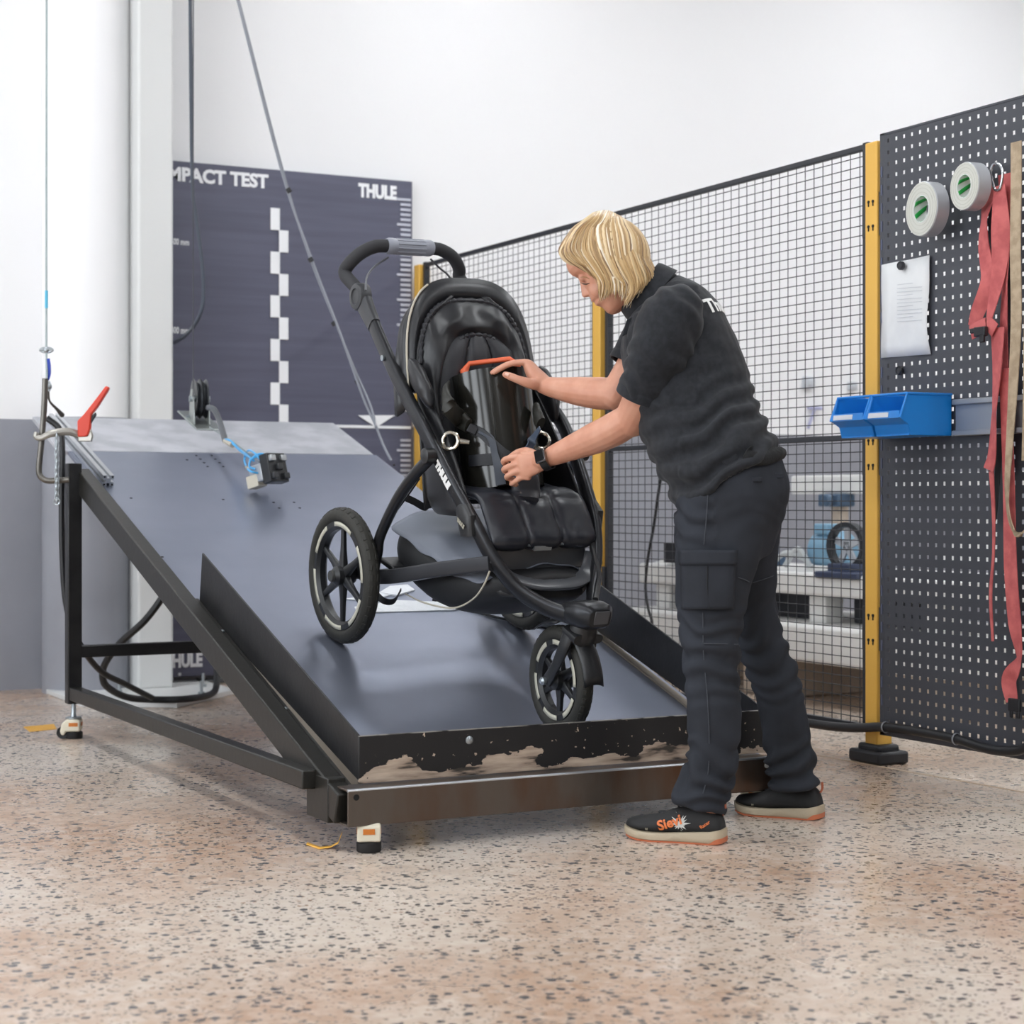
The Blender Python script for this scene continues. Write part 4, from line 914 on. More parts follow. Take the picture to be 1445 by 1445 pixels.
# backrest pad in three tufts
rows = []
for i in range(25):
    t = i/24; w_ = .545+.455*t; hw = .150*(1 if t < .62 else max(.05, (1-((t-.62)/.385)**2.6))**.5); r = []
    for j in range(25):
        s = -1+2*j/24; v = s*hw; seam = min(abs(s-.36), abs(s+.36)); bul = .020*(1-math.exp(-(seam/.10)**2))*min(1, (1-abs(s))*5)*min(1, (1-t)*8+.1)
        p = V((backu(w_)+bul, v, w_)); p.x += wr(p, 30, .003); r.append(p)
    rows.append(r)
o = sp_('backrest_pad', G().sheet(rows), fab2, smooth=180); md = o.modifiers.new('t', 'SOLIDIFY'); md.thickness = -.012
# outer shell behind the pad, and side panels down to the seat
rows = []
for i in range(13):
    t = i/12; w_ = .50+.60*t; hw = .205*(1 if t < .6 else max(.1, 1-((t-.6)/.42)**2.4)**.5)
    rows.append([V((backu(w_)-.05+.035*abs(s)**2, s*hw, w_)) for s in np.linspace(-1, 1, 13)])
o = sp_('rear_shell', G().sheet(rows), fab, smooth=180); md = o.modifiers.new('t', 'SOLIDIFY'); md.thickness = .006
for s in (-1, 1):
    rows = []
    for a, b in (((-.03, .85), (.03, .86)), ((.03, .76), (.12, .80)), ((.08, .68), (.22, .73)), ((.11, .60), (.30, .66)), ((.14, .53), (.38, .60)), ((.20, .50), (.42, .565))):
        r = []
        for t in np.linspace(0, 1, 7):
            p = V((a[0]+(b[0]-a[0])*t, s*(.198+.016*math.sin(t*3.1)), a[1]+(b[1]-a[1])*t)); p.y += wr(p, 16, .012); r.append(p)
        rows.append(r)
    o = sp_('side_panel', G().sheet(rows), fab, sub=1, smooth=180); md = o.modifiers.new('t', 'SOLIDIFY'); md.thickness = .006
# folded hood behind the visor
rows = []
for q, hw, tp, ft, du in ((0, .226, 1.148, .80, 0), (.15, .244, 1.135, .775, -.028), (.3, .236, 1.115, .76, -.04), (.45, .252, 1.10, .74, -.062), (.6, .244, 1.07, .735, -.075), (.8, .250, 1.02, .75, -.085), (1, .22, .96, .78, -.075)):
    r = arch(hw, tp, ft, lambda w_: rimu(w_)+du, e=2.9)
    rows.append([p+V((wr(p, 20, .012), wr(p*1.3, 18, .014), 0)) for p in r])
o = sp_('folded_hood', G().sheet(rows), fab, sub=1, smooth=180); md = o.modifiers.new('t', 'SOLIDIFY'); md.thickness = .005
# puffy hood corners
def puff(name, c, r, tip, m=fab):
    rings = []; c = V(c); tip = V(tip); ax_ = (tip-c)
    top = c-ax_*.9
    for i in range(13):
        t = i/12; q = top.lerp(tip, t); k = math.sin(math.pi*min(1, .06+t*.93))**.62; ring = []
        for j in range(18):
            a = 2*math.pi*j/18; p = q+V((math.cos(a)*r[0]*k, math.sin(a)*r[1]*k, 0)); p += V((1, 0, 0))*wr(p, 38, .016)*math.sin(math.pi*t)+V((0, 0, 1))*wr(p+V((3, 1, 2)), 30, .010); ring.append(p)
        rings.append(ring)
    return sp_(name, G().loft(rings), m, smooth=180, sub=1)
puff('hood_corner', sl(594, 540, -.222), (.055, .026), sl(606, 578, -.215)); puff('hood_corner', sl(772, 555, .225), (.055, .028), sl(779, 598, .222))
# seat pad
rows = []; prof_ = [(.13, .545), (.20, .565), (.29, .587), (.35, .600), (.385, .605), (.408, .598), (.437, .574), (.468, .546), (.497, .519), (.494, .509), (.47, .506)]
prof_ = [tuple(p[:2]) for p in spl([(a, 0, b) for a, b in prof_], 4) for p in [(p[0], p[2])]]
for i, (u, w_) in enumerate(prof_):
    t = i/(len(prof_)-1); hw = .176; r = []
    i0, i1 = max(0, i-1), min(len(prof_)-1, i+1); d = V((prof_[i1][0]-prof_[i0][0], 0, prof_[i1][1]-prof_[i0][1])).normalized(); nrm = V((-d.z, 0, d.x))
    for j in range(31):
        s = -1+2*j/30; seam = min(abs(s-.33), abs(s+.33)); cross = abs(t-.50)
        bul = .011*(1-math.exp(-(seam/.06)**2))*min(1, (1-abs(s))*6)*(1-.55*math.exp(-(cross/.03)**2))*min(1, (1-t)*9+.15)
        p = V((u, s*hw, w_))+nrm*bul; p += nrm*wr(p, 24, .005); r.append(p)
    rows.append(r)
o = sp_('seat_pad', G().sheet(rows), mat('seat_coated_fabric', '24262d', .36, bs=420, bst=.10, bd=.001), smooth=180); md = o.modifiers.new('t', 'SOLIDIFY'); md.thickness = -.014
# cargo basket with mesh cover
rings = []
for u, wb, wt_, hw in ((-.005, .30, .425, .185), (.02, .262, .43, .215), (.09, .212, .425, .222), (.18, .198, .415, .218), (.28, .205, .41, .21), (.40, .245, .415, .19), (.50, .30, .43, .17), (.57, .345, .44, .14), (.60, .375, .43, .11)):
    ring = []
    for y, z in circ(28, 1, 1, 3.2):
        p = V((u, y*hw*(1 if z > -.3 else 1-.18*(abs(z)-.3)), (wb+wt_)/2+z*(wt_-wb)/2)); p.y += wr(p, 12, .014); p.z += wr(p+V((5, 0, 0)), 10, .012); ring.append(p)
    rings.append(ring)
bk_ = sp_('cargo_basket', G().loft(rings), mat('basket_black', '101114', .6, bs=300, bst=.1, bd=.001), smooth=180, sub=1)
rows = []
for u in np.linspace(-.01, .50, 14):
    r = []
    for v in np.linspace(-1, 1, 13):
        hw = .222-.09*max(0, u-.1); drop = .05*abs(v)**4*(1+.4*math.exp(-((u-.36)/.10)**2)); p = V((u, v*(hw+.006), .436-drop+.012*math.sin(u*20)*(1-abs(v)))); p.z += wr(p, 13, .020); r.append(p)
    rows.append(r)
o = sp_('mesh_cover', G().sheet(rows), meshf, bk_, sub=1, smooth=180); md = o.modifiers.new('t', 'SOLIDIFY'); md.thickness = .003
P = [sl(572, 838, -.205), sl(600, 851, -.205), sl(640, 858, -.195), sl(668, 845, -.198), sl(683, 825, -.205), sl(691, 806, -.20)]
sp_('edge_piping', G().tube(spl(P, 6), .0028, 6), pipe, bk_)
# loose webbing
def wb_(name, pts, wid, side, m=web, th=.0022): return sp_(name, G().ribbon(spl(pts, 6), wid, th, V(side)), m, smooth=60)
wb_('rear_strap', [sl(572, 702, -.25), sl(585, 708, -.22), sl(600, 716, -.18), sl(607, 712, -.15), sl(612, 702, -.12)], .022, (0, .3, 1))
wb_('rear_strap', [sl(530, 838, -.24), sl(542, 848, -.22), sl(556, 848, -.18), sl(566, 832, -.15)], .02, (0, .3, 1))
sp_('tie_cord', G().tube(spl([sl(592, 675, -.24), sl(575, 700, -.26), sl(554, 728, -.265)], 4), .003, 6), web)
# lettering on the tube and on the pivot cover
wl = mat('white_lettering', 'e8e8e6', .5)
def slet(txt, size, at, d, n, m, par, off=.09):
    """letters running along d, facing n, in the stroller's frame"""
    g = text_g(txt, size, .0006, off*size); d = V(d).normalized(); n = V(n).normalized(); up = n.cross(d); xs = [p[0] for p in g.v]; cx_ = (min(xs)+max(xs))/2
    g.v = [(p[0]-cx_, p[1], p[2]) for p in g.v]
    return obj('brand_lettering', xf(g, basis(d, up, n), at), m, par, local=True, smooth=0)
dt = (V((.337, -.23, .632))-V((.168, -.25, .748))).normalized(); ps = V((.30, -.2345, .657)); nrm = (V((0, -1, 0))-dt*(-dt.y)).normalized()
slet('THULE', .030, ps+nrm*.0158-nrm.cross(dt)*.010, dt, nrm, wl, S_)
slet('THULE', .014, V((.425, -.2435, .545)), V((1, 0, -.25)), V((0, -1, 0)), mat('faded_lettering', '9b9788', .5), S_)

# ================================================================ black test weight strapped in the seat
W0 = V((.262, -.004, .585)); W1 = V((.088, -.004, .898)); wa = (W1-W0).normalized()
def sw(p): return SO+MST @ V(p)
tw0 = sw(W0); waw = (MST @ wa).normalized(); wr_ = .124
tx = (RD-waw*RD.dot(waw)).normalized(); ty_ = waw.cross(tx); MW_ = basis(tx, ty_, waw); LW = (W1-W0).length
wg = thing('test_weight', 'black cylindrical test weight with orange handle in the seat', 'weight', tw0, MW_)
tubem = mat('black_glossy_tube', '161614', .16, bs=25, bst=.06, col2='24231f', ns=6, stretch=(1, 1, .15), bd=.002)
def wo(name, g, m, **k): return obj(name, g, m, k.pop('parent', wg), local=True, **k)
wo('tube_wall', G().lathe([(wr_-.006, 0), (wr_, 0), (wr_, LW), (wr_-.006, LW)], 56, closed=True), tubem)
wo('top_disc', G().lathe([(wr_-.008, LW-.03), (wr_-.008, LW-.022)], 40), mat('disc_black', '1a1a1b', .5))
wo('bottom_disc', G().lathe([(wr_-.008, .002), (wr_-.008, .012)], 40), MATS['disc_black'])
orng = mat('orange_handle_paint', 'd8613a', .45)
hx0, hx1 = -.075, .085; LH = LW+.010
wo('handle', G().tube([(hx0+.012, 0, LW-.024), (hx0, 0, LH+.016), (hx0+.018, 0, LH+.036), (hx1-.018, 0, LH+.036), (hx1, 0, LH+.016), (hx1-.012, 0, LW-.024)], [.015, .014, .008, .008, .014, .015], 12), orng)
eye = mat('eye_ring_steel', 'c9c2b4', .22, 1.)
for s, c in ((-1, pd(635.5, 622, 5.44)), (1, pd(764, 622, 5.55))):
    c = (MW_.transposed() @ (c-tw0)); c = V((c.x, c.y, c.z)); M3 = Matrix.Rotation(.35*s, 3, 'Z') @ Matrix.Rotation(math.radians(90), 3, 'X')
    rg_ = wo('eye_ring', G().tube([c+M3 @ V((  .025*math.cos(t), .025*math.sin(t), 0)) for t in np.linspace(0, 2*math.pi, 24, endpoint=False)], .0062, 10, closed=True), eye)
    wo('eye_shank', G().tube([c+V((-s*.024, 0, -.004)), c+V((-s*.055, 0, -.012))], [.010, .007], 10), eye)

# harness of the stroller, drawn over the weight
def surf(px, py_, off=.006):
    """point just off the weight's surface facing the viewer"""
    o_ = MW_.transposed() @ (CAM-tw0); d = MW_.transposed() @ ray(px, py_); R2 = (wr_+off)**2
    A = d.x*d.x+d.y*d.y; B = o_.x*d.x+o_.y*d.y; Cc = o_.x*o_.x+o_.y*o_.y-R2; D = B*B-A*Cc
    t = (-B-math.sqrt(D))/A if D > 0 else -B/A
    return CAM+ray(px, py_)*t
def hs_(name, pts, wid, m, side=None, th=.003, **k):
    P = spl(pts, 6); return obj(name, G().ribbon(P, wid, th, side if side is not None else UP), m, S_, smooth=60, **k)
padm = mat('strap_pad', '24241f', .55, bs=300, bst=.2, bd=.001)
P = [pd(634, 540, 5.52), pd(629, 556, 5.47), pd(634, 575, 5.42), surf(648, 590, .012), surf(661, 601, .014)]
obj('shoulder_pad', G().tube(spl(P, 6), [.008, .022, .028, .030, .028, .022], prof=circ(14, 1, .5, 2.6), up=UP), padm, S_, smooth=60)
P = [pd(756, 575, 5.52), pd(759, 588, 5.49), pd(763, 598, 5.47)]
obj('shoulder_pad', G().tube(spl(P, 5), [.02, .026, .024], prof=circ(14, 1, .5, 2.6), up=UP), padm, S_, smooth=60)
c = surf(667, 606, .012); obj('strap_slider', G().box(c, (.03, .014, .026), basis(RD, FD, UP) @ Matrix.Rotation(.5, 3, 'Y')), blackp, S_, bev=.003)
hs_('harness_strap', [surf(664, 604, .008), surf(680, 612, .008), surf(694, 625, .009), surf(712, 640, .010), surf(730, 648, .014)], .028, web)
hs_('harness_strap', [surf(676, 609, .011), surf(692, 618, .012), surf(698, 640, .016), surf(703, 660, .022), surf(707, 684, .018)], [.012, .02, .02, .026, .03], mat('webbing_sheen', '3d434d', .45, bs=260, bst=.2, bd=.001), side=RD)
hs_('harness_strap', [pd(762, 604, 5.44), surf(751, 622, .012), surf(744, 638, .014), surf(736, 648, .016)], [.014, .03, .038, .034], mat('webbing_blue_sheen', '4a5566', .45, bs=200, bst=.3, bd=.001))
hs_('waist_strap', [surf(645, 652, .004), surf(668, 650, .005), surf(690, 648, .006), surf(708, 647, .009)], .034, web)
c = surf(736, 646, .020); obj('buckle', G().box(c, (.05, .018, .03), basis(RD, FD, UP)).box(c+RD*-.012+UP*.016, (.014, .012, .02)).box(c+RD*.012+UP*.016, (.014, .012, .02)), blackp, S_, bev=.004)
P = [surf(738, 660, .012), surf(741, 678, .016), surf(742, 694, .014), surf(741, 705, .03)]
obj('crotch_pad', G().tube(spl(P, 5), [.035, .045, .048, .045], prof=circ(14, .9, .28, 3), up=RD), fab2, S_, smooth=60)
# ================================================================ person
from mathutils.bvhtree import BVHTree
def bvh(me): return BVHTree.FromPolygons([v.co[:] for v in me.vertices], [tuple(p.vertices) for p in me.polygons])
def hit(tree, x, y, off=.0):
    r = ray(x, y).normalized(); l, n, i, d = tree.ray_cast(CAM, r)
    if l is None: return None
    if n.dot(r) > 0: n = -n
    return l+n*off
def ringpx(f, b, d, hw, n=28, e=2.2):
    """closed ring through a front spot and a back spot of the outline at distance d, with half-width hw along the view"""
    a = pd(f[0], f[1], d); c = pd(b[0], b[1], d); m = (a+c)/2; h = (c-a)/2
    return [m+h*x+FD*(hw*y) for x, y in circ(n, 1, 1, e)]
def densify(rows, k):
    out = []
    P = [[np.array(v) for v in r] for r in rows]
    cols = [spl([r[j] for r in rows], k) for j in range(len(rows[0]))]
    return [[cols[j][i] for j in range(len(cols))] for i in range(len(cols[0]))]
def shrink(r, s):
    c = sum(r, V((0, 0, 0)))/len(r); return [c+(p-c)*s for p in r]
skin = mat('skin', 'cd977e', .48, col2='c0866d', ns=18, nlo=.35, nhi=.7, bs=120, bst=.10, bd=.001)
skin.node_tree.nodes['Principled BSDF'].inputs['Subsurface Weight'].default_value = .12
skin.node_tree.nodes['Principled BSDF'].inputs['Subsurface Radius'].default_value = (.012, .005, .003)
PE = thing('person', 'woman in black polo shirt and cargo trousers bending over the stroller', 'person', atZ(1025, 1172))
TOR = [((952, 717), (1098, 636), 5.03, .192), ((943, 690), (1092, 620), 5.035, .186), ((926, 660), (1080, 594), 5.045, .172), ((911, 630), (1068, 568), 5.06, .162), ((899, 600), (1062, 548), 5.08, .158), ((889, 565), (1054, 522), 5.10, .156), ((881, 528), (1043, 488), 5.12, .160), ((877, 497), (1028, 453), 5.135, .165), ((879, 472), (1009, 425), 5.145, .165), ((884, 456), (985, 403), 5.15, .145), ((888, 449), (962, 391), 5.15, .10), ((891, 442), (943, 382), 5.15, .062)]
tor = densify([ringpx(*t) for t in TOR], 3)
PEL = [((958, 690), (1092, 622), 5.03, .160), ((955, 712), (1103, 650), 5.03, .178), ((953, 745), (1111, 690), 5.03, .185), ((955, 780), (1103, 735), 5.03, .175), ((975, 815), (1085, 780), 5.03, .14)]
LN = [((957, 700), (1080, 660), 4.955, .095), ((953, 760), (1086, 738), 4.945, .102), ((953, 830), (1064, 812), 4.925, .097), ((959, 890), (1049, 883), 4.905, .082), ((966, 945), (1043, 942), 4.89, .076), ((970, 1000), (1046, 998), 4.875, .074), ((970, 1045), (1043, 1045), 4.865, .071), ((965, 1080), (1037, 1084), 4.86, .070), ((954, 1110), (1030, 1118), 4.855, .070), ((944, 1131), (1024, 1149), 4.855, .066)]
LF = [((985, 700), (1112, 665), 5.115, .095), ((995, 760), (1104, 742), 5.125, .10), ((1020, 830), (1095, 824), 5.15, .09), ((1036, 885), (1100, 880), 5.17, .08), ((1050, 940), (1120, 933), 5.18, .074), ((1070, 1000), (1136, 996), 5.19, .072), ((1080, 1060), (1147, 1056), 5.195, .070), ((1087, 1114), (1153, 1106), 5.20, .066)]
legn = densify([ringpx(*t) for t in LN], 3); legf = densify([ringpx(*t) for t in LF], 3); pel = densify([ringpx(*t) for t in PEL], 3)
# ---- head
HCt = pd(860, 374, 5.15); hsz = 1.05
yw = math.radians(10)
f0 = -RD*.753-UP*.656; hu = (-RD*.656+UP*.753).normalized(); f0 = (f0-hu*f0.dot(hu)).normalized(); l0_ = hu.cross(f0)      # her left = toward the viewer
hf = (f0*math.cos(yw)-l0_*math.sin(yw)).normalized(); hl = hu.cross(hf).normalized()
def hp(f, l, u): return HCt+(hf*f+hl*l+hu*u)*hsz
HT = [(-.112, .066, .010, .016), (-.105, .080, -.012, .032), (-.094, .0875, -.035, .044), (-.082, .0885, -.05, .051), (-.070, .0885, -.062, .056), (-.061, .0955, -.070, .059), (-.055, .0985, -.074, .0605), (-.048, .0945, -.078, .062), (-.041, .1000, -.081, .0635), (-.030, .0940, -.086, .066), (-.015, .0868, -.091, .0685), (.0, .0855, -.095, .070), (.012, .0838, -.0975, .0705), (.022, .0830, -.099, .071), (.032, .0868, -.1005, .0715), (.042, .0925, -.101, .072), (.058, .0940, -.1005, .0725), (.074, .0880, -.095, .066), (.090, .0740, -.084, .055), (.104, .0520, -.064, .039), (.114, .022, -.038, .021), (.1175, -.004, -.014, .010)]
rings = []
for u, f, b, w_ in HT:
    r = []
    for k in range(40):
        t = 2*math.pi*k/40; x = (f+b)/2+(f-b)/2*math.cos(t); y = w_*math.copysign(abs(math.sin(t))**.88, math.sin(t))
        for s in (-1, 1):
            x -= .010*math.exp(-((u-.020)/.013)**2-((y-s*.033)/.016)**2)*(1 if math.cos(t) > 0 else 0)
            x += .004*math.exp(-((u+.012)/.02)**2-((y-s*.040)/.02)**2)*(1 if math.cos(t) > 0 else 0)
        r.append(hp(x, y, u))
    rings.append(r)
body = G(); body.loft(rings)
# nose, lips, ears, eyelids
nz = []
for u, f, w_ in ((.030, .0855, .006), (.020, .089, .0075), (.008, .096, .0085), (-.004, .1035, .0105), (-.013, .1095, .0135), (-.020, .1085, .0155), (-.026, .098, .0145), (-.029, .086, .011)):
    nz.append([hp((f+.066)/2+(f-.066)/2*math.cos(t), w_*math.sin(t), u) for t in np.linspace(0, 2*math.pi, 14, endpoint=False)])
body.loft(nz)
for s in (-1, 1):
    body.ell(hp(.0895, s*.010, -.0205), (.007, .007, .007))
    body.ell(hp(.074, s*.032, .019), (.0125, .0125, .0125), None)
    body.ell(hp(-.006, s*.071, -.005), (.020*1.0, .009, .030), basis(hf, hl, hu))
    body.ell(hp(.062, s*.036, -.030), (.026, .022, .026), basis(hf, hl, hu))
body.tube([hp(-.028, 0, -.03), pd(893, 412, 5.15), pd(918, 425, 5.15), pd(945, 432, 5.15)], [.060, .054, .058, .075], 20)
body.tube([hp(.04, 0, -.085), hp(.0, 0, -.075), hp(-.03, 0, -.07)], [.036, .048, .05], 16, rnd=True)
# torso, hips and legs under the clothes
body.loft([shrink(r, .86) for r in tor[3:]]); body.loft([shrink(r, .90) for r in pel]); body.loft([shrink(r, .80) for r in legn]); body.loft([shrink(r, .80) for r in legf])
# arms
AN = [pd(948, 452, 4.985), pd(930, 500, 5.005), pd(910, 552, 5.045), pd(890, 594, 5.095)]
body.tube(spl(AN, 5), [.058, .055, .053, .051, .047], 18, rnd=True)
FN = [pd(889, 592, 5.095), pd(866, 606, 5.13), pd(838, 619, 5.18), pd(802, 634, 5.235), pd(776, 645, 5.27), pd(764, 650, 5.28)]
body.tube(spl(FN, 5), [.046, .0475, .045, .035, .0275, .027], 18, rnd=True)
AF = [pd(932, 455, 5.29), pd(905, 500, 5.285), pd(884, 535, 5.28), pd(868, 558, 5.28)]
body.tube(spl(AF, 5), [.056, .053, .050, .046], 18, rnd=True)
FF = [pd(868, 556, 5.28), pd(845, 555, 5.315), pd(815, 552, 5.36), pd(788, 548, 5.40), pd(770, 544, 5.425), pd(762, 538, 5.435)]
body.tube(spl(FF, 5), [.046, .0475, .042, .033, .027, .027], 18, rnd=True)
def hring(c, a, b, A, B, n=16): return [c+a*(A*x)+b*(B*y) for x, y in circ(n, 1, 1, 2.4)]
def finger(P, R_): body.tube(spl(P, 4), R_, 12, rnd=True)
# left hand (nearer) closing on the strap: back of the hand to the viewer
hv = (UP*.97-RD*.15).normalized()
body.loft([hring(pd(770, 648, 5.275), hv, FD, .027, .021), hring(pd(758, 652, 5.288), hv, FD, .033, .021), hring(pd(745, 656, 5.305), hv, FD, .038, .0185), hring(pd(733, 659, 5.325), hv, FD, .0385, .0165), hring(pd(729, 660, 5.335), hv, FD, .034, .012)])
for k, (m_, p_, q_, t_) in enumerate([((733, 644), (714, 648), (711, 653), (719, 657)), ((730, 655), (713.5, 660.5), (712, 664.5), (720, 667)), ((731, 665), (717, 671), (716, 674.5), (724, 676)), ((736, 674), (725, 681), (722, 683), (729, 684))]):
    d = 5.328-.002*k; rr = (.0093, .0092, .0088, .0080)[k]
    finger([pd(m_[0]+10, m_[1], d-.012), pd(*m_, d), pd(*p_, d+.018), pd(*q_, d+.036), pd(*t_, d+.050)], [rr*1.1, rr*1.08, rr, rr*.95, rr*.85])
finger([pd(757, 645, 5.30), pd(744, 637, 5.335), pd(730, 639, 5.362), pd(719, 646, 5.378)], [.017, .0125, .0105, .0088])
# right hand (farther) resting on the top of the weight: thumb side to the viewer
ht = (UP*.64+RD*.76).normalized()
body.loft([hring(pd(772, 547, 5.425), ht, FD, .026, .026), hring(pd(762, 537, 5.44), ht, FD, .027, .034), hring(pd(753, 527, 5.455), ht, FD, .024, .039), hring(pd(746, 517, 5.465), ht, FD, .018, .040), hring(pd(742, 512, 5.467), ht, FD, .011, .036)])
for k in range(4):
    d = 5.440+.0205*k; s = (0, 3, 1, -5)[k]; rr = (.0090, .0090, .0086, .0078)[k]
    finger([pd(754, 518, d), pd(744, 511.5, d), pd(722-s*.6, 513, d+.012), pd(707-s, 520, d+.016), pd(697-s, 526, d+.018)], [rr*1.1, rr*1.15, rr*1.02, rr*.92, rr*.78])
finger([pd(764, 543, 5.425), pd(748, 541, 5.405), pd(732, 536, 5.402), pd(721, 531.5, 5.407), pd(713, 528.5, 5.412)], [.019, .0165, .0125, .0118, .0095])
bme = vox(body, .0031, 3, .5)
obj('body', bme, skin, PE)
BT = None
bt_src = bvh(evald(bme, []))
PINV = PM[PE.name]
def bhit(x, y, off=0.):
    r = ray(x, y).normalized(); Mi = PINV.inverted(); l, n, i, d = bt_src.ray_cast(Mi @ CAM, r)
    return None if l is None else (PINV @ l)+n*off
def onskin(name, pts, r, m, n=6, off=.0005):
    P = [bhit(x, y, off) for x, y in pts]; P = [p for p in P if p is not None]
    if len(P) > 1: obj(name, G().tube(spl(P, 4), r, 8), m, PE)
onskin('eyelashes', [(819.5, 398.5), (823, 400.5), (827.5, 401), (832, 399.5)], [.0006, .0016, .0018, .0008], mat('lash_brown', '3a2a22', .7))
onskin('eyebrow', [(814.5, 394.5), (819, 391.5), (825, 391), (832, 393.5)], [.0008, .0018, .0018, .0006], mat('brow_blond', 'a9825c', .8))
onskin('lips', [(836, 428), (840, 429.5), (845, 432.5)], [.0025, .0032, .0016], mat('lip_pink', 'b8705f', .45)); onskin('lips', [(839, 433.5), (843, 434), (846, 433.5)], [.0022, .003, .0014], MATS['lip_pink'])
for p in [(bhit(875, 394), (.0045, .004, .0065))]:
    if p[0] is not None: obj('earring', G().ell(pd(875, 394, (p[0]-CAM).dot(FD)-.012), p[1]), mat('pearl', 'efe8e0', .2), PE)
# nails
for pts in ([(713, 527.5), (718, 529.5)],): onskin('thumbnail', pts, [.0035, .0045], mat('nail', 'e3b8a6', .3), off=-.001)
# ---- shirt
sg = G(); sg.loft(tor[:-2])
sg.ell(pd(950, 440, 5.03), (.06, .06, .05))
sg.tube(spl([pd(940, 440, 5.26), pd(925, 462, 5.28), pd(906, 492, 5.285), pd(893, 514, 5.283)], 5), [.07, .082, .076, .068], 24)
sme = vox(sg, .0058, 7, .5)
def normals(me):
    a = np.empty(len(me.vertices)*3); me.vertices.foreach_get('co', a); n = np.empty(len(me.vertices)*3); me.vertices.foreach_get('normal', n)
    return a.reshape(-1, 3), n.reshape(-1, 3)
co, no = normals(sme)
RDn, UPn, FDn = np.array(RD), np.array(UP), np.array(FD)
q = co-np.array(CAM); dep = q@FDn; pxx = CX+FP*(q@RDn)/dep; pyy = HY-FP*(q@UPn)/dep
disp = np.zeros(len(co))
for i in range(len(co)):
    p = V(co[i]); n1 = mnoise.noise(p*9); n2 = mnoise.noise(p*5+V((7, 3, 1)))
    s = p.z*.90-(p.dot(RD))*.46
    waist = min(1, max(0, (pyy[i]-505)/90)); arm_ = 1 if pxx[i] < 985 and pyy[i] < 570 and dep[i] < 5.07 else 0
    if arm_: waist *= .15
    fold = math.sin(2*math.pi*(s/.060+n1*.55+n2*.5)); fold = math.copysign(abs(fold)**.75, fold)
    disp[i] = (.0095 if pxx[i] > 960 else .007)*waist*fold*(.55+.6*n2+.35)+.004*n1*(1-waist)+.0035*mnoise.noise(p*22)
    if arm_: disp[i] += .003*math.sin(2*math.pi*((p.z*.75+p.dot(RD)*.6)/.055+n2*1.5))
co2 = co+no*disp[:, None]; sme.vertices.foreach_set('co', co2.ravel()); sme.update()
polo = mat('polo_black', '1e2024', .8, bs=700, bst=.25, bd=.0006, col2='25272c', ns=60, spec=.25, sheen=.10)
stree = bvh(sme)
sho = obj('polo_shirt', evald(sme, []), polo, PE, smooth=180)
sv = G(); sv.tube(spl([pd(962, 424, 5.04), pd(950, 446, 4.995), pd(932, 495, 5.0), pd(917, 531, 5.02), pd(906.5, 559, 5.04)], 5), [.052, .080, .090, .090, .080, .073, .070], 28)
vme = vox(sv, .0055, 4, .5); co, no = normals(vme); dd_ = np.zeros(len(co))
for i in range(len(co)):
    p = V(co[i]); s = p.z*.80+p.dot(RD)*.55; dd_[i] = .0035*math.sin(2*math.pi*(s/.062+1.2*mnoise.noise(p*7)))+.005*mnoise.noise(p*11)
vme.vertices.foreach_set('co', (co+no*dd_[:, None]).ravel()); vme.update()
obj('sleeve', vme, polo, sho, smooth=180)
# sleeve hems, placket seam, collar
def hem(c, d, r1, r2, name='sleeve_hem'):
    d = d.normalized(); a = (FD-d*FD.dot(d)).normalized(); b = d.cross(a)
    rows = []
    for t, k in ((-.016, 1.0), (-.012, 1.03), (.0, 1.035), (.012, 1.03), (.014, .97), (.010, .93)):
        rows.append([c+d*t+a*(r1*k*x)+b*(r2*k*y) for x, y in circ(32)])
    return obj(name, G().loft(rows, cap=False), polo, sho, smooth=60)
hem(pd(907, 556, 5.04), pd(906.5, 559, 5.04)-pd(917, 531, 5.02), .0705, .0705)
hem(pd(893, 513, 5.283), pd(893, 514, 5.283)-pd(905, 493, 5.285), .068, .068)
def seam(tree, pts, r, m, par, name='seam', off=.003):
    P = [hit(tree, x, y, off) for x, y in pts]; P = [p for p in P if p is not None]
    if len(P) > 2: obj(name, G().tube(spl(P, 4), r, 6), m, par)
sd = mat('seam_dark', '15171b', .85); slt = mat('seam_light', '3b3e45', .8)
0 and seam(stree, [(903, 452), (925, 452), (945, 464), (960, 480), (972, 498), (970, 520), (962, 545)], .0011, sd, sho)
cr = []
nb = [(893, 446), (903, 449), (917, 447)]
cdir = (pd(905, 400, 5.15)-pd(935, 425, 5.15)).normalized(); ca = (pd(938, 376, 5.15)-pd(890, 446, 5.15)); cc_ = pd(914, 413, 5.15); ca = ca/2; 
ca1 = (ca-cdir*ca.dot(cdir)); 
rows = []
for t, k, kk in ((-.030, 1.08, 1.16), (-.008, .98, 1.02), (.014, .94, .95), (.026, .95, .94), (.030, .99, .98), (.022, 1.05, 1.04), (.0, 1.12, 1.14), (-.024, 1.20, 1.28)):
    rows.append([cc_+cdir*t+ca1*(k*x)+FD*(.068*kk*y) for x, y in circ(36)])
obj('collar', G().loft(rows, cap=False), polo, sho, smooth=60)
obj('collar_point', G().prism([(0, 0), (.05, .03), (.03, -.022), (-.012, -.045)], -.003, .003, basis(RD, UP, -FD), pd(884, 452, 5.075)), polo, sho, bev=.002)
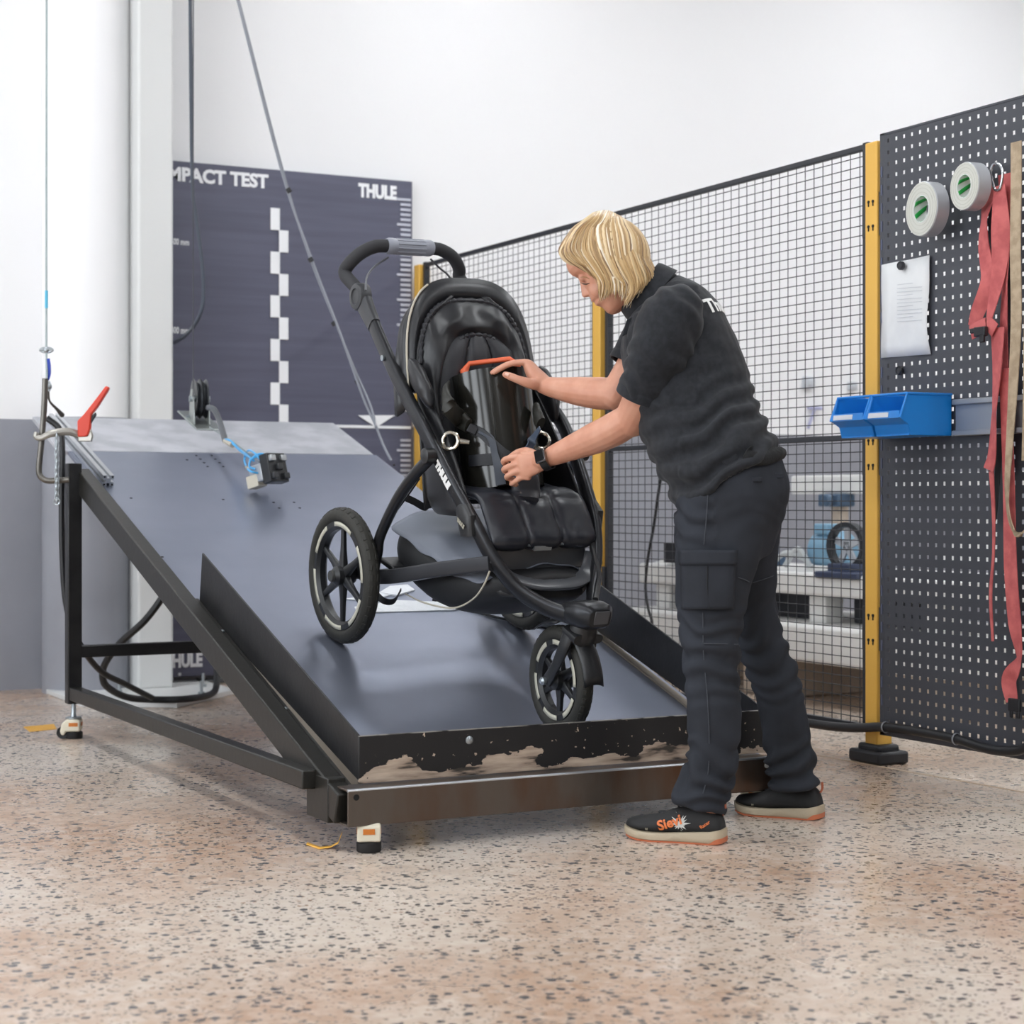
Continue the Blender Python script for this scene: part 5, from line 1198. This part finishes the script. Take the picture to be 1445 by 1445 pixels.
# lettering across the back
bx = (FD*.93+RD*.37).normalized(); bup = (-RD*.58+UP*.81).normalized(); bn = bx.cross(bup).normalized(); bup = bn.cross(bx)
if bn.dot(RD) < 0: bn = -bn
def project(tree, g, org, xd, ud, nd, off, reach=.15):
    out = []
    for p in g.v:
        q_ = org+xd*p[0]+ud*p[1]; l, n, i, d = tree.ray_cast(q_+nd*reach, -nd)
        out.append(tuple((l if l is not None else q_)+nd*(off+p[2])))
    g.v = out; return g
def dense_text(t, size, off):
    g = text_g(t, size, .0005, off*size)
    bm = bmesh.new(); me = bpy.data.meshes.new('x'); me.from_pydata(g.v, [], g.f); bm.from_mesh(me)
    bmesh.ops.triangulate(bm, faces=bm.faces); bmesh.ops.subdivide_edges(bm, edges=[e for e in bm.edges if e.calc_length() > .006], cuts=2); bmesh.ops.triangulate(bm, faces=bm.faces)
    bm.to_mesh(me); g2 = G(); g2.v = [tuple(v.co) for v in me.vertices]; g2.f = [tuple(p.vertices) for p in me.polygons]; return g2
bo = hit(stree, 1000, 442) or pd(1000, 442, 5.05)
obj('back_lettering', project(stree, dense_text('Thule', .058, .03), bo, bx, bup, bn, .002), wl, sho, smooth=0)
# ---- trousers
tg2 = G(); tg2.loft(pel); tg2.loft(legn); tg2.loft(legf)
tme = vox(tg2, .0062, 8, .5)
co, no = normals(tme); q = co-np.array(CAM); dep = q@FDn; pxx = CX+FP*(q@RDn)/dep; pyy = HY-FP*(q@UPn)/dep
disp = np.zeros(len(co))
for i in range(len(co)):
    p = V(co[i]); n1 = mnoise.noise(p*8); n2 = mnoise.noise(p*4+V((2, 9, 4)))
    y = pyy[i]; low = math.exp(-((y-1095)/45)**2); knee = math.exp(-((y-925)/55)**2); hip = math.exp(-((y-735)/35)**2)*(1 if pxx[i] < 1010 else .2)
    s = p.z+.25*p.dot(RD)*(1 if dep[i] < 5.03 else -1)
    fold = math.sin(2*math.pi*(s/.058+n1*1.3+n2)); fold = math.copysign(abs(fold)**.8, fold)
    disp[i] = .0085*fold*max(low, knee*.75, hip*.7)+.005*n1+.004*mnoise.noise(p*18)
co2 = co+no*disp[:, None]; tme.vertices.foreach_set('co', co2.ravel()); tme.update()
trm = mat('cargo_cloth', '27292e', .82, bs=500, bst=.3, bd=.0006, col2='30333a', ns=7, nlo=.3, nhi=.7, spec=.2)
ttree = bvh(tme); tro = obj('cargo_trousers', evald(tme, []), trm, PE, smooth=180)
def patch(tree, c00, c10, c11, c01, nx, ny, off, name, m, par, th=.004):
    rows = []
    for j in range(ny+1):
        r = []
        for i in range(nx+1):
            a = i/nx; b = j/ny; x = (c00[0]*(1-a)+c10[0]*a)*(1-b)+(c01[0]*(1-a)+c11[0]*a)*b; y = (c00[1]*(1-a)+c10[1]*a)*(1-b)+(c01[1]*(1-a)+c11[1]*a)*b
            h_ = hit(tree, x, y, 0); 
            if h_ is None: h_ = pd(x, y, 4.86)
            r.append(h_)
        rows.append(r)
    # relax, then lift toward the viewer side of the cloth
    for _ in range(2):
        rows = [[(rows[j][i]*2+rows[max(j-1, 0)][i]+rows[min(j+1, ny)][i]+rows[j][max(i-1, 0)]+rows[j][min(i+1, nx)])/6 for i in range(nx+1)] for j in range(ny+1)]
    rows = [[p-FD*(off*(1 if 0 < i < nx else .4)) for i, p in enumerate(r)] for r in rows]
    o = obj(name, G().sheet(rows), m, par, smooth=180); md = o.modifiers.new('t', 'SOLIDIFY'); md.thickness = th; md.offset = -1 if True else 0
    return o
pk = patch(ttree, (958, 776), (1040, 776), (1036, 861), (961, 862), 12, 12, .013, 'cargo_pocket', trm, tro)
patch(ttree, (956, 774), (1041, 774), (1040, 798), (957, 799), 12, 4, .019, 'pocket_flap', trm, tro)
seam(ttree, [(999, 800), (998, 830), (1001, 860)], .0022, sd, tro, 'pocket_pleat', .016)
seam(ttree, [(1005, 660), (1000, 690), (997, 730), (994, 768)], .0013, slt, tro)
seam(ttree, [(992, 865), (993, 920), (998, 980), (1001, 1040), (999, 1090), (992, 1120)], .0014, slt, tro)
seam(ttree, [(993, 909), (1015, 909), (1040, 910)], .0016, slt, tro)
seam(ttree, [(1041, 815), (1050, 818), (1056, 821)], .0013, slt, tro); seam(ttree, [(1062, 822), (1078, 817), (1090, 812)], .0013, slt, tro)
for x, y in ((1068, 677), (1098, 672)):
    h_ = hit(ttree, x, y, .003)
    if h_ is not None: obj('waist_tab', G().box(h_, (.026, .008, .014), basis(RD, FD, UP)), trm, tro, bev=.003)
# waistband with the folded-over flap at the back
wb0 = ringpx((948, 700), (1101, 634), 5.03, .188, 40); wdir = (pd(955, 712, 5.03)-pd(943, 688, 5.03)).normalized()
up_ = -(pd(1103, 650, 5.03)-pd(1092, 622, 5.03)).normalized()
c_ = sum(wb0, V((0, 0, 0)))/len(wb0)
rows = [[c_+(p-c_)*k+up_*t for p in wb0] for t, k in ((-.022, .985), (-.018, 1.01), (.012, 1.015), (.016, .99), (.006, .97))]
FLP = [[(1046, 652), (1060, 657), (1078, 656), (1092, 651), (1103, 645)], [(1049, 640), (1062, 645), (1080, 646), (1094, 643), (1106, 640)], [(1056, 630), (1068, 634), (1083, 635), (1096, 634), (1105, 636)]]
rows = []
for j, r in enumerate(FLP):
    rr = []
    for i, (x, y) in enumerate(r): h_ = hit(ttree, x, y, [.003, .013, .007][j]); h2 = hit(stree, x, y, [.003, .013, .007][j]); h_ = h_ or h2 or pd(x, y, 4.98); rr.append(h_ if i < 4 else pd(x, y, 5.0))
    rows.append(rr)
o = obj('waist_flap', G().sheet(densify(rows, 3)), mat('flap_black', '101113', .85, bs=80, bst=.3), tro, smooth=180); md = o.modifiers.new('t', 'SOLIDIFY'); md.thickness = .008
o = obj('shirt_corner', G().prism([(0, 0), (.03, -.028), (.052, -.046), (.062, -.035), (.055, .0), (.05, .012)], -.004, .004, basis(RD, UP, -FD), pd(1012, 646, 4.862)), polo, sho, bev=.003)
# ---- shoes
def shoe(heel, toe, near):
    L_ = (toe-heel).length; fx = (toe-heel).normalized(); fz = UP; fy = fz.cross(fx)    # fy = her left
    def sp(x, y, z): return heel+fx*(x*L_)+fy*y+fz*z
    sec = [(.0, .026, .050, 0), (.03, .033, .078, 0), (.10, .037, .092, 0), (.22, .038, .098, 0), (.34, .0385, .092, .002), (.46, .041, .088, .004), (.58, .045, .076, .006), (.70, .049, .066, .007), (.82, .048, .060, .006), (.91, .042, .056, .003), (.97, .031, .050, .0), (1.0, .018, .042, -.002)]
    rise = lambda x: .010*max(0, (x-.72)/.28)**2+.004*max(0, (.08-x)/.08)
    rings = []
    for x, w_, h_, cy in sec:
        ring = []; z0 = .022+rise(x)
        for k in range(24):
            t = 2*math.pi*k/24; c, s = math.cos(t), math.sin(t); zz = z0+(h_-z0)*(.5+.5*math.copysign(abs(s)**.8, s)); ww = w_*(math.copysign(abs(c)**.62, c))*(1-.30*max(0, (zz-z0)/(h_-z0+1e-6))**1.6)
            ring.append(sp(x, cy+ww, zz))
        rings.append(ring)
    nm = 'shoe'
    up_o = obj(nm, G().loft(densify(rings, 2)), mat('shoe_black', '1c1c1d', .7, bs=300, bst=.3, bd=.001) if near else MATS['shoe_black'], PE, smooth=50)
    rows = []
    for x, w_, h_, cy in [(-.012, .018, 0, 0)]+sec+[(1.015, .012, 0, -.002)]:
        r0 = rise(min(max(x, 0), 1)); w2 = w_+.005; hz = .036-.012*min(1, max(0, x/.55))
        rows.append([sp(x, cy+yy*w2, z+r0) for yy, z in ((-1, .006), (-1.03, .018), (-1, hz), (1, hz), (1.03, .018), (1, .006), (.9, .003), (-.9, .003))])
    so_ = obj('sole', G().loft(rows), mat('sole_beige', 'b9ab93', .6, bs=90, bst=.2), up_o, smooth=50)
    rows = []
    for x, w_, h_, cy in [(-.013, .019, 0, 0)]+sec[:-1]:
        r0 = rise(min(max(x, 0), 1)); w2 = w_+.0055; hz = .014 if x < .06 else .0045
        rows.append([sp(x, cy+yy*w2, max(z+r0-.0005, .0004)) for yy, z in ((-1, .0005), (-1.02, hz), (1.02, hz), (1, .0005))])
    obj('outsole', G().loft(rows), mat('outsole_orange', 'c4704c', .6), up_o, smooth=50)
    # toe cap seam, tongue, dial, heel loop
    for dx in (.72, .735):
        P = [sp(dx+.02*math.sin(t), .0065+.0475*math.cos(t)*(1-.2*max(0, math.sin(t))), .030+.028*math.sin(t)) for t in np.linspace(0, math.pi, 13)]
        obj('toe_stitch', G().tube(P, .0009, 5), mat('stitch_beige', 'a39b86', .7), up_o)
    obj('lace_dial', G().lathe([(.014, 0), (.014, .008), (.010, .011)], 16, basis(fy, fx, (fz*.8+fx*.5).normalized()), sp(.60, .006, .066)), blackp, up_o)
    for k in range(3): obj('lace', G().tube([sp(.44+.06*k, -.022, .078-.008*k), sp(.46+.06*k, .004, .090-.009*k), sp(.44+.06*k, .030, .078-.008*k)], .0022, 6), blackp, up_o)
    obj('heel_loop', G().ribbon([sp(.0, 0, .075), sp(-.022, 0, .088), sp(-.018, 0, .105), sp(.02, 0, .10)], .014, .002, fy), mat('loop_rust', 'a85a3c', .6), up_o)
    return up_o, sp, fx, fy, L_
near_h, near_t = atZ(1021, 1190.5), atZ(886, 1179.5); far_h, far_t = atZ(1158, 1156), atZ(1041, 1145)
so, sp, fx, fy, L_ = shoe(near_h, near_t, True)
me = evald(so.data, []); me.transform(PM[PE.name]); shtree = bvh(me)
ot = mat('orange_lettering', 'e0793f', .55)
ux = (-fx+UP*.36).normalized(); un = fy; uu = un.cross(ux); uu = uu if uu.z > 0 else -uu
spm = mat('splash_white', 'cfcfca', .6)
gs = G()
for k in range(16):
    a = k*2*math.pi/16+random.random()*.2; l_ = (.022+.020*random.random())*(.55 if math.sin(a) < -.2 else 1); w_ = .0045; c, s = math.cos(a), math.sin(a)
    n0 = len(gs.v); gs.v += [(c*.002-s*w_, s*.002+c*w_, 0), (c*.002+s*w_, s*.002-c*w_, 0), (c*l_, s*l_, 0), (-c*.004, -s*.004, 0)]; gs.f += [(n0, n0+1, n0+2), (n0, n0+3, n0+1)]
obj('splash_print', project(shtree, gs, sp(.40, .05, .050), -fx, UP, fy, .0012, .08), spm, so, smooth=0)
obj('side_lettering', project(shtree, dense_text('Sievi', .036, .03), sp(.60, .05, .030), ux, uu, fy, .0022, .08), ot, so, smooth=0)
obj('heel_lettering', project(shtree, dense_text('Racer', .013, .02), sp(.185, .05, .040), (-fx+UP*.7).normalized(), (UP+fx*.7).normalized(), fy, .002, .08), ot, so, smooth=0)
shoe(far_h, far_t, False)
# ---- smart watch on the nearer wrist
wc = pd(771.5, 648, 5.268); wd = (pd(802, 634, 5.235)-pd(764, 650, 5.28)).normalized(); a_ = (-FD*.92+UP*.39); a_ = (a_-wd*a_.dot(wd)).normalized(); b_ = wd.cross(a_)
rows = []
for t, k in ((-.0115, .0295), (-.012, .0312), (.012, .0312), (.0115, .0295)):
    rows.append([wc+wd*t+a_*(k*.98*x)+b_*(k*1.04*y) for x, y in circ(32)])
wbk = obj('watch_band', G().loft(rows, closed=True), mat('watch_rubber', '16171a', .55), PE, smooth=50)
fc = wc+a_*.0345-b_*.0 
obj('watch_case', G().box(fc, (.034, .040, .011), basis(wd, b_, a_)), mat('watch_alu', '8d8d90', .3, .9), wbk, bev=.005)
obj('watch_screen', G().box(fc+a_*.0052, (.030, .036, .003), basis(wd, b_, a_)), mat('watch_glass', '08080a', .08), wbk, bev=.003)
# ---- hair
hm_ = bpy.data.materials.new('blond_hair'); hm_.use_nodes = True; nt = hm_.node_tree; b = nt.nodes['Principled BSDF']; b.inputs['Roughness'].default_value = .38
at_ = nt.nodes.new('ShaderNodeAttribute'); at_.attribute_name = 'tone'; rp_ = nt.nodes.new('ShaderNodeValToRGB'); el = rp_.color_ramp.elements
el[0].color = lin('7d6044'); el[1].color = lin('efe4d0'); e2 = el.new(.45); e2.color = lin('bf9d6c'); e3 = el.new(.7); e3.color = lin('d9c096')
nt.links.new(at_.outputs['Fac'], rp_.inputs[0]); nt.links.new(rp_.outputs[0], b.inputs['Base Color'])
HG = G(); tone = []; cn = HCt+hf*-.010+hu*.012
def lock(P, wid, th, tn, side):
    n0 = len(HG.v); P = spl(P, 4); m = len(P); rings = []; lr = rnd.uniform(.99, 1.06)
    for i in range(m):
        q_ = P[i]-cn; k_ = lr/1.0 and math.sqrt((q_.dot(hf)/(.105*hsz))**2+(q_.dot(hl)/(.083*hsz))**2+(q_.dot(hu)/(.113*hsz))**2)
        if k_ < lr and i < m*.8: P[i] = cn+q_*(lr/max(k_, .3))
    for i in range(m):
        t = (P[min(i+1, m-1)]-P[max(i-1, 0)]).normalized(); c = HCt+hf*-.01; o_ = (P[i]-c); o_ = (o_-t*o_.dot(t)); o_ = o_.normalized() if o_.length > 1e-5 else FD; s = t.cross(o_)
        k = i/(m-1); ww = wid*(.75+.5*math.sin(math.pi*min(1, k*1.2+.1)) if k < .75 else (.95*(1-(k-.75)/.25)+.12)); rings.append([P[i]+s*(ww*x)+o_*(th*y*(1 if k < .8 else .6)) for x, y in circ(8)])
    HG.loft(rings); tone.extend([tn]*(len(HG.v)-n0))
GD = [[(838, 300), (808, 322), (794, 344), (789, 357), (799, 369), (818, 375)],
      [(843, 299), (815, 325), (803, 350), (815, 368), (836, 380), (846, 398)],
      [(847, 298), (825, 325), (820, 352), (838, 380), (850, 402), (847, 426)],
      [(853, 297), (838, 325), (842, 355), (856, 382), (862, 400), (860, 416)],
      [(859, 298), (853, 328), (858, 360), (868, 386), (876, 402), (876, 424)],
      [(866, 301), (866, 330), (874, 362), (888, 392), (893, 410), (884, 430)],
      [(876, 306), (884, 335), (893, 362), (902, 388), (904, 404), (896, 414)],
      [(886, 313), (900, 340), (909, 366), (917, 384), (919, 394), (914, 402)],
      [(893, 320), (907, 345), (918, 368), (926, 384), (928, 389), (926, 394)]]
DO = [-.004, -.060, -.084, -.086, -.082, -.076]
def guide(g, sgn, bulge=1.):
    i = min(int(g), len(GD)-2); f = g-i; P = []
    edge = 1-.55*max(0, (g-6.2)/1.8)-.45*max(0, (1.0-g)/1.0)
    for k in range(6):
        x = GD[i][k][0]*(1-f)+GD[i+1][k][0]*f; y = GD[i][k][1]*(1-f)+GD[i+1][k][1]*f
        P.append((x, y, 5.15+sgn*abs(DO[k])*edge*bulge))
    P.insert(1, (P[0][0]*.62+P[1][0]*.38, P[0][1]*.62+P[1][1]*.38, 5.15+sgn*.050*edge*bulge))
    return P
rnd = random.Random(3)
for n_, sgn, cnt in ((0, -1, 430), (1, 1, 130)):
    for k in range(cnt):
        g_ = rnd.uniform(0, 7.999); P = guide(g_, sgn, rnd.uniform(.97, 1.10)); cut = rnd.uniform(.86, 1.05) if not 2.7 < g_ < 4.9 or rnd.random() < .12 else rnd.uniform(.25, .72); j1, j2 = rnd.uniform(-3, 3), rnd.uniform(-2.5, 2.5)
        if sgn > 0 and g_ < 3: cut = min(cut, .9); 
        Q = []
        for i, (x, y, d) in enumerate(P):
            w_ = max(0, i-1)/5; Q.append(pd(x+j1*w_+rnd.uniform(-1, 1), y+j2*w_*.6+(cut-1)*40*max(0, w_-.6), d))
        tn = min(1, max(0, rnd.gauss(.46, .27)))
        lock(Q, rnd.uniform(.0018, .0050), .0018, tn, sgn)
# wisps
for k in range(70):
    g_ = rnd.uniform(1.2, 7.9); P = guide(g_, -1, 1.05); Q = []
    for i, (x, y, d) in enumerate(P): Q.append(pd(x+rnd.uniform(-2, 2)+(i > 4)*rnd.uniform(-4, 4), y+(i == 6)*rnd.uniform(0, 9), d))
    lock(Q, .0011, .0009, min(1, max(0, rnd.gauss(.7, .15))), -1)
# scalp cap under the locks
cap = G(); caprows = []
cn = HCt+hf*-.010+hu*.012
for i in range(1, 16):
    a = math.pi*i/16-math.pi/2; r = []
    for j in range(28):
        t = 2*math.pi*j/28; f, l, u = math.cos(a)*math.cos(t), math.cos(a)*math.sin(t), math.sin(a)
        r.append(cn+hf*(f*.100*hsz)+hl*(l*.077*hsz)+hu*(u*.108*hsz))
    caprows.append(r)
n0 = len(HG.v); HG.loft(caprows)
keep = []
for fc_ in HG.f:
    if fc_[0] < n0: keep.append(fc_); continue
    c = sum((V(HG.v[i]) for i in fc_), V((0, 0, 0)))/len(fc_)-HCt; f, u = c.dot(hf)/hsz, c.dot(hu)/hsz
    if (f > .038 and u < .072) or (f > -.01 and u < .02) or u < -.07 or (f > .075): continue
    keep.append(fc_)
HG.f = keep; tone.extend([.42]*(len(HG.v)-n0))
hme = bpy.data.meshes.new('hair'); hme.from_pydata(HG.v, [], HG.f); hme.polygons.foreach_set('use_smooth', [True]*len(hme.polygons))
at = hme.attributes.new('tone', 'FLOAT', 'POINT'); at.data.foreach_set('value', tone)
obj('hair', hme, hm_, PE)
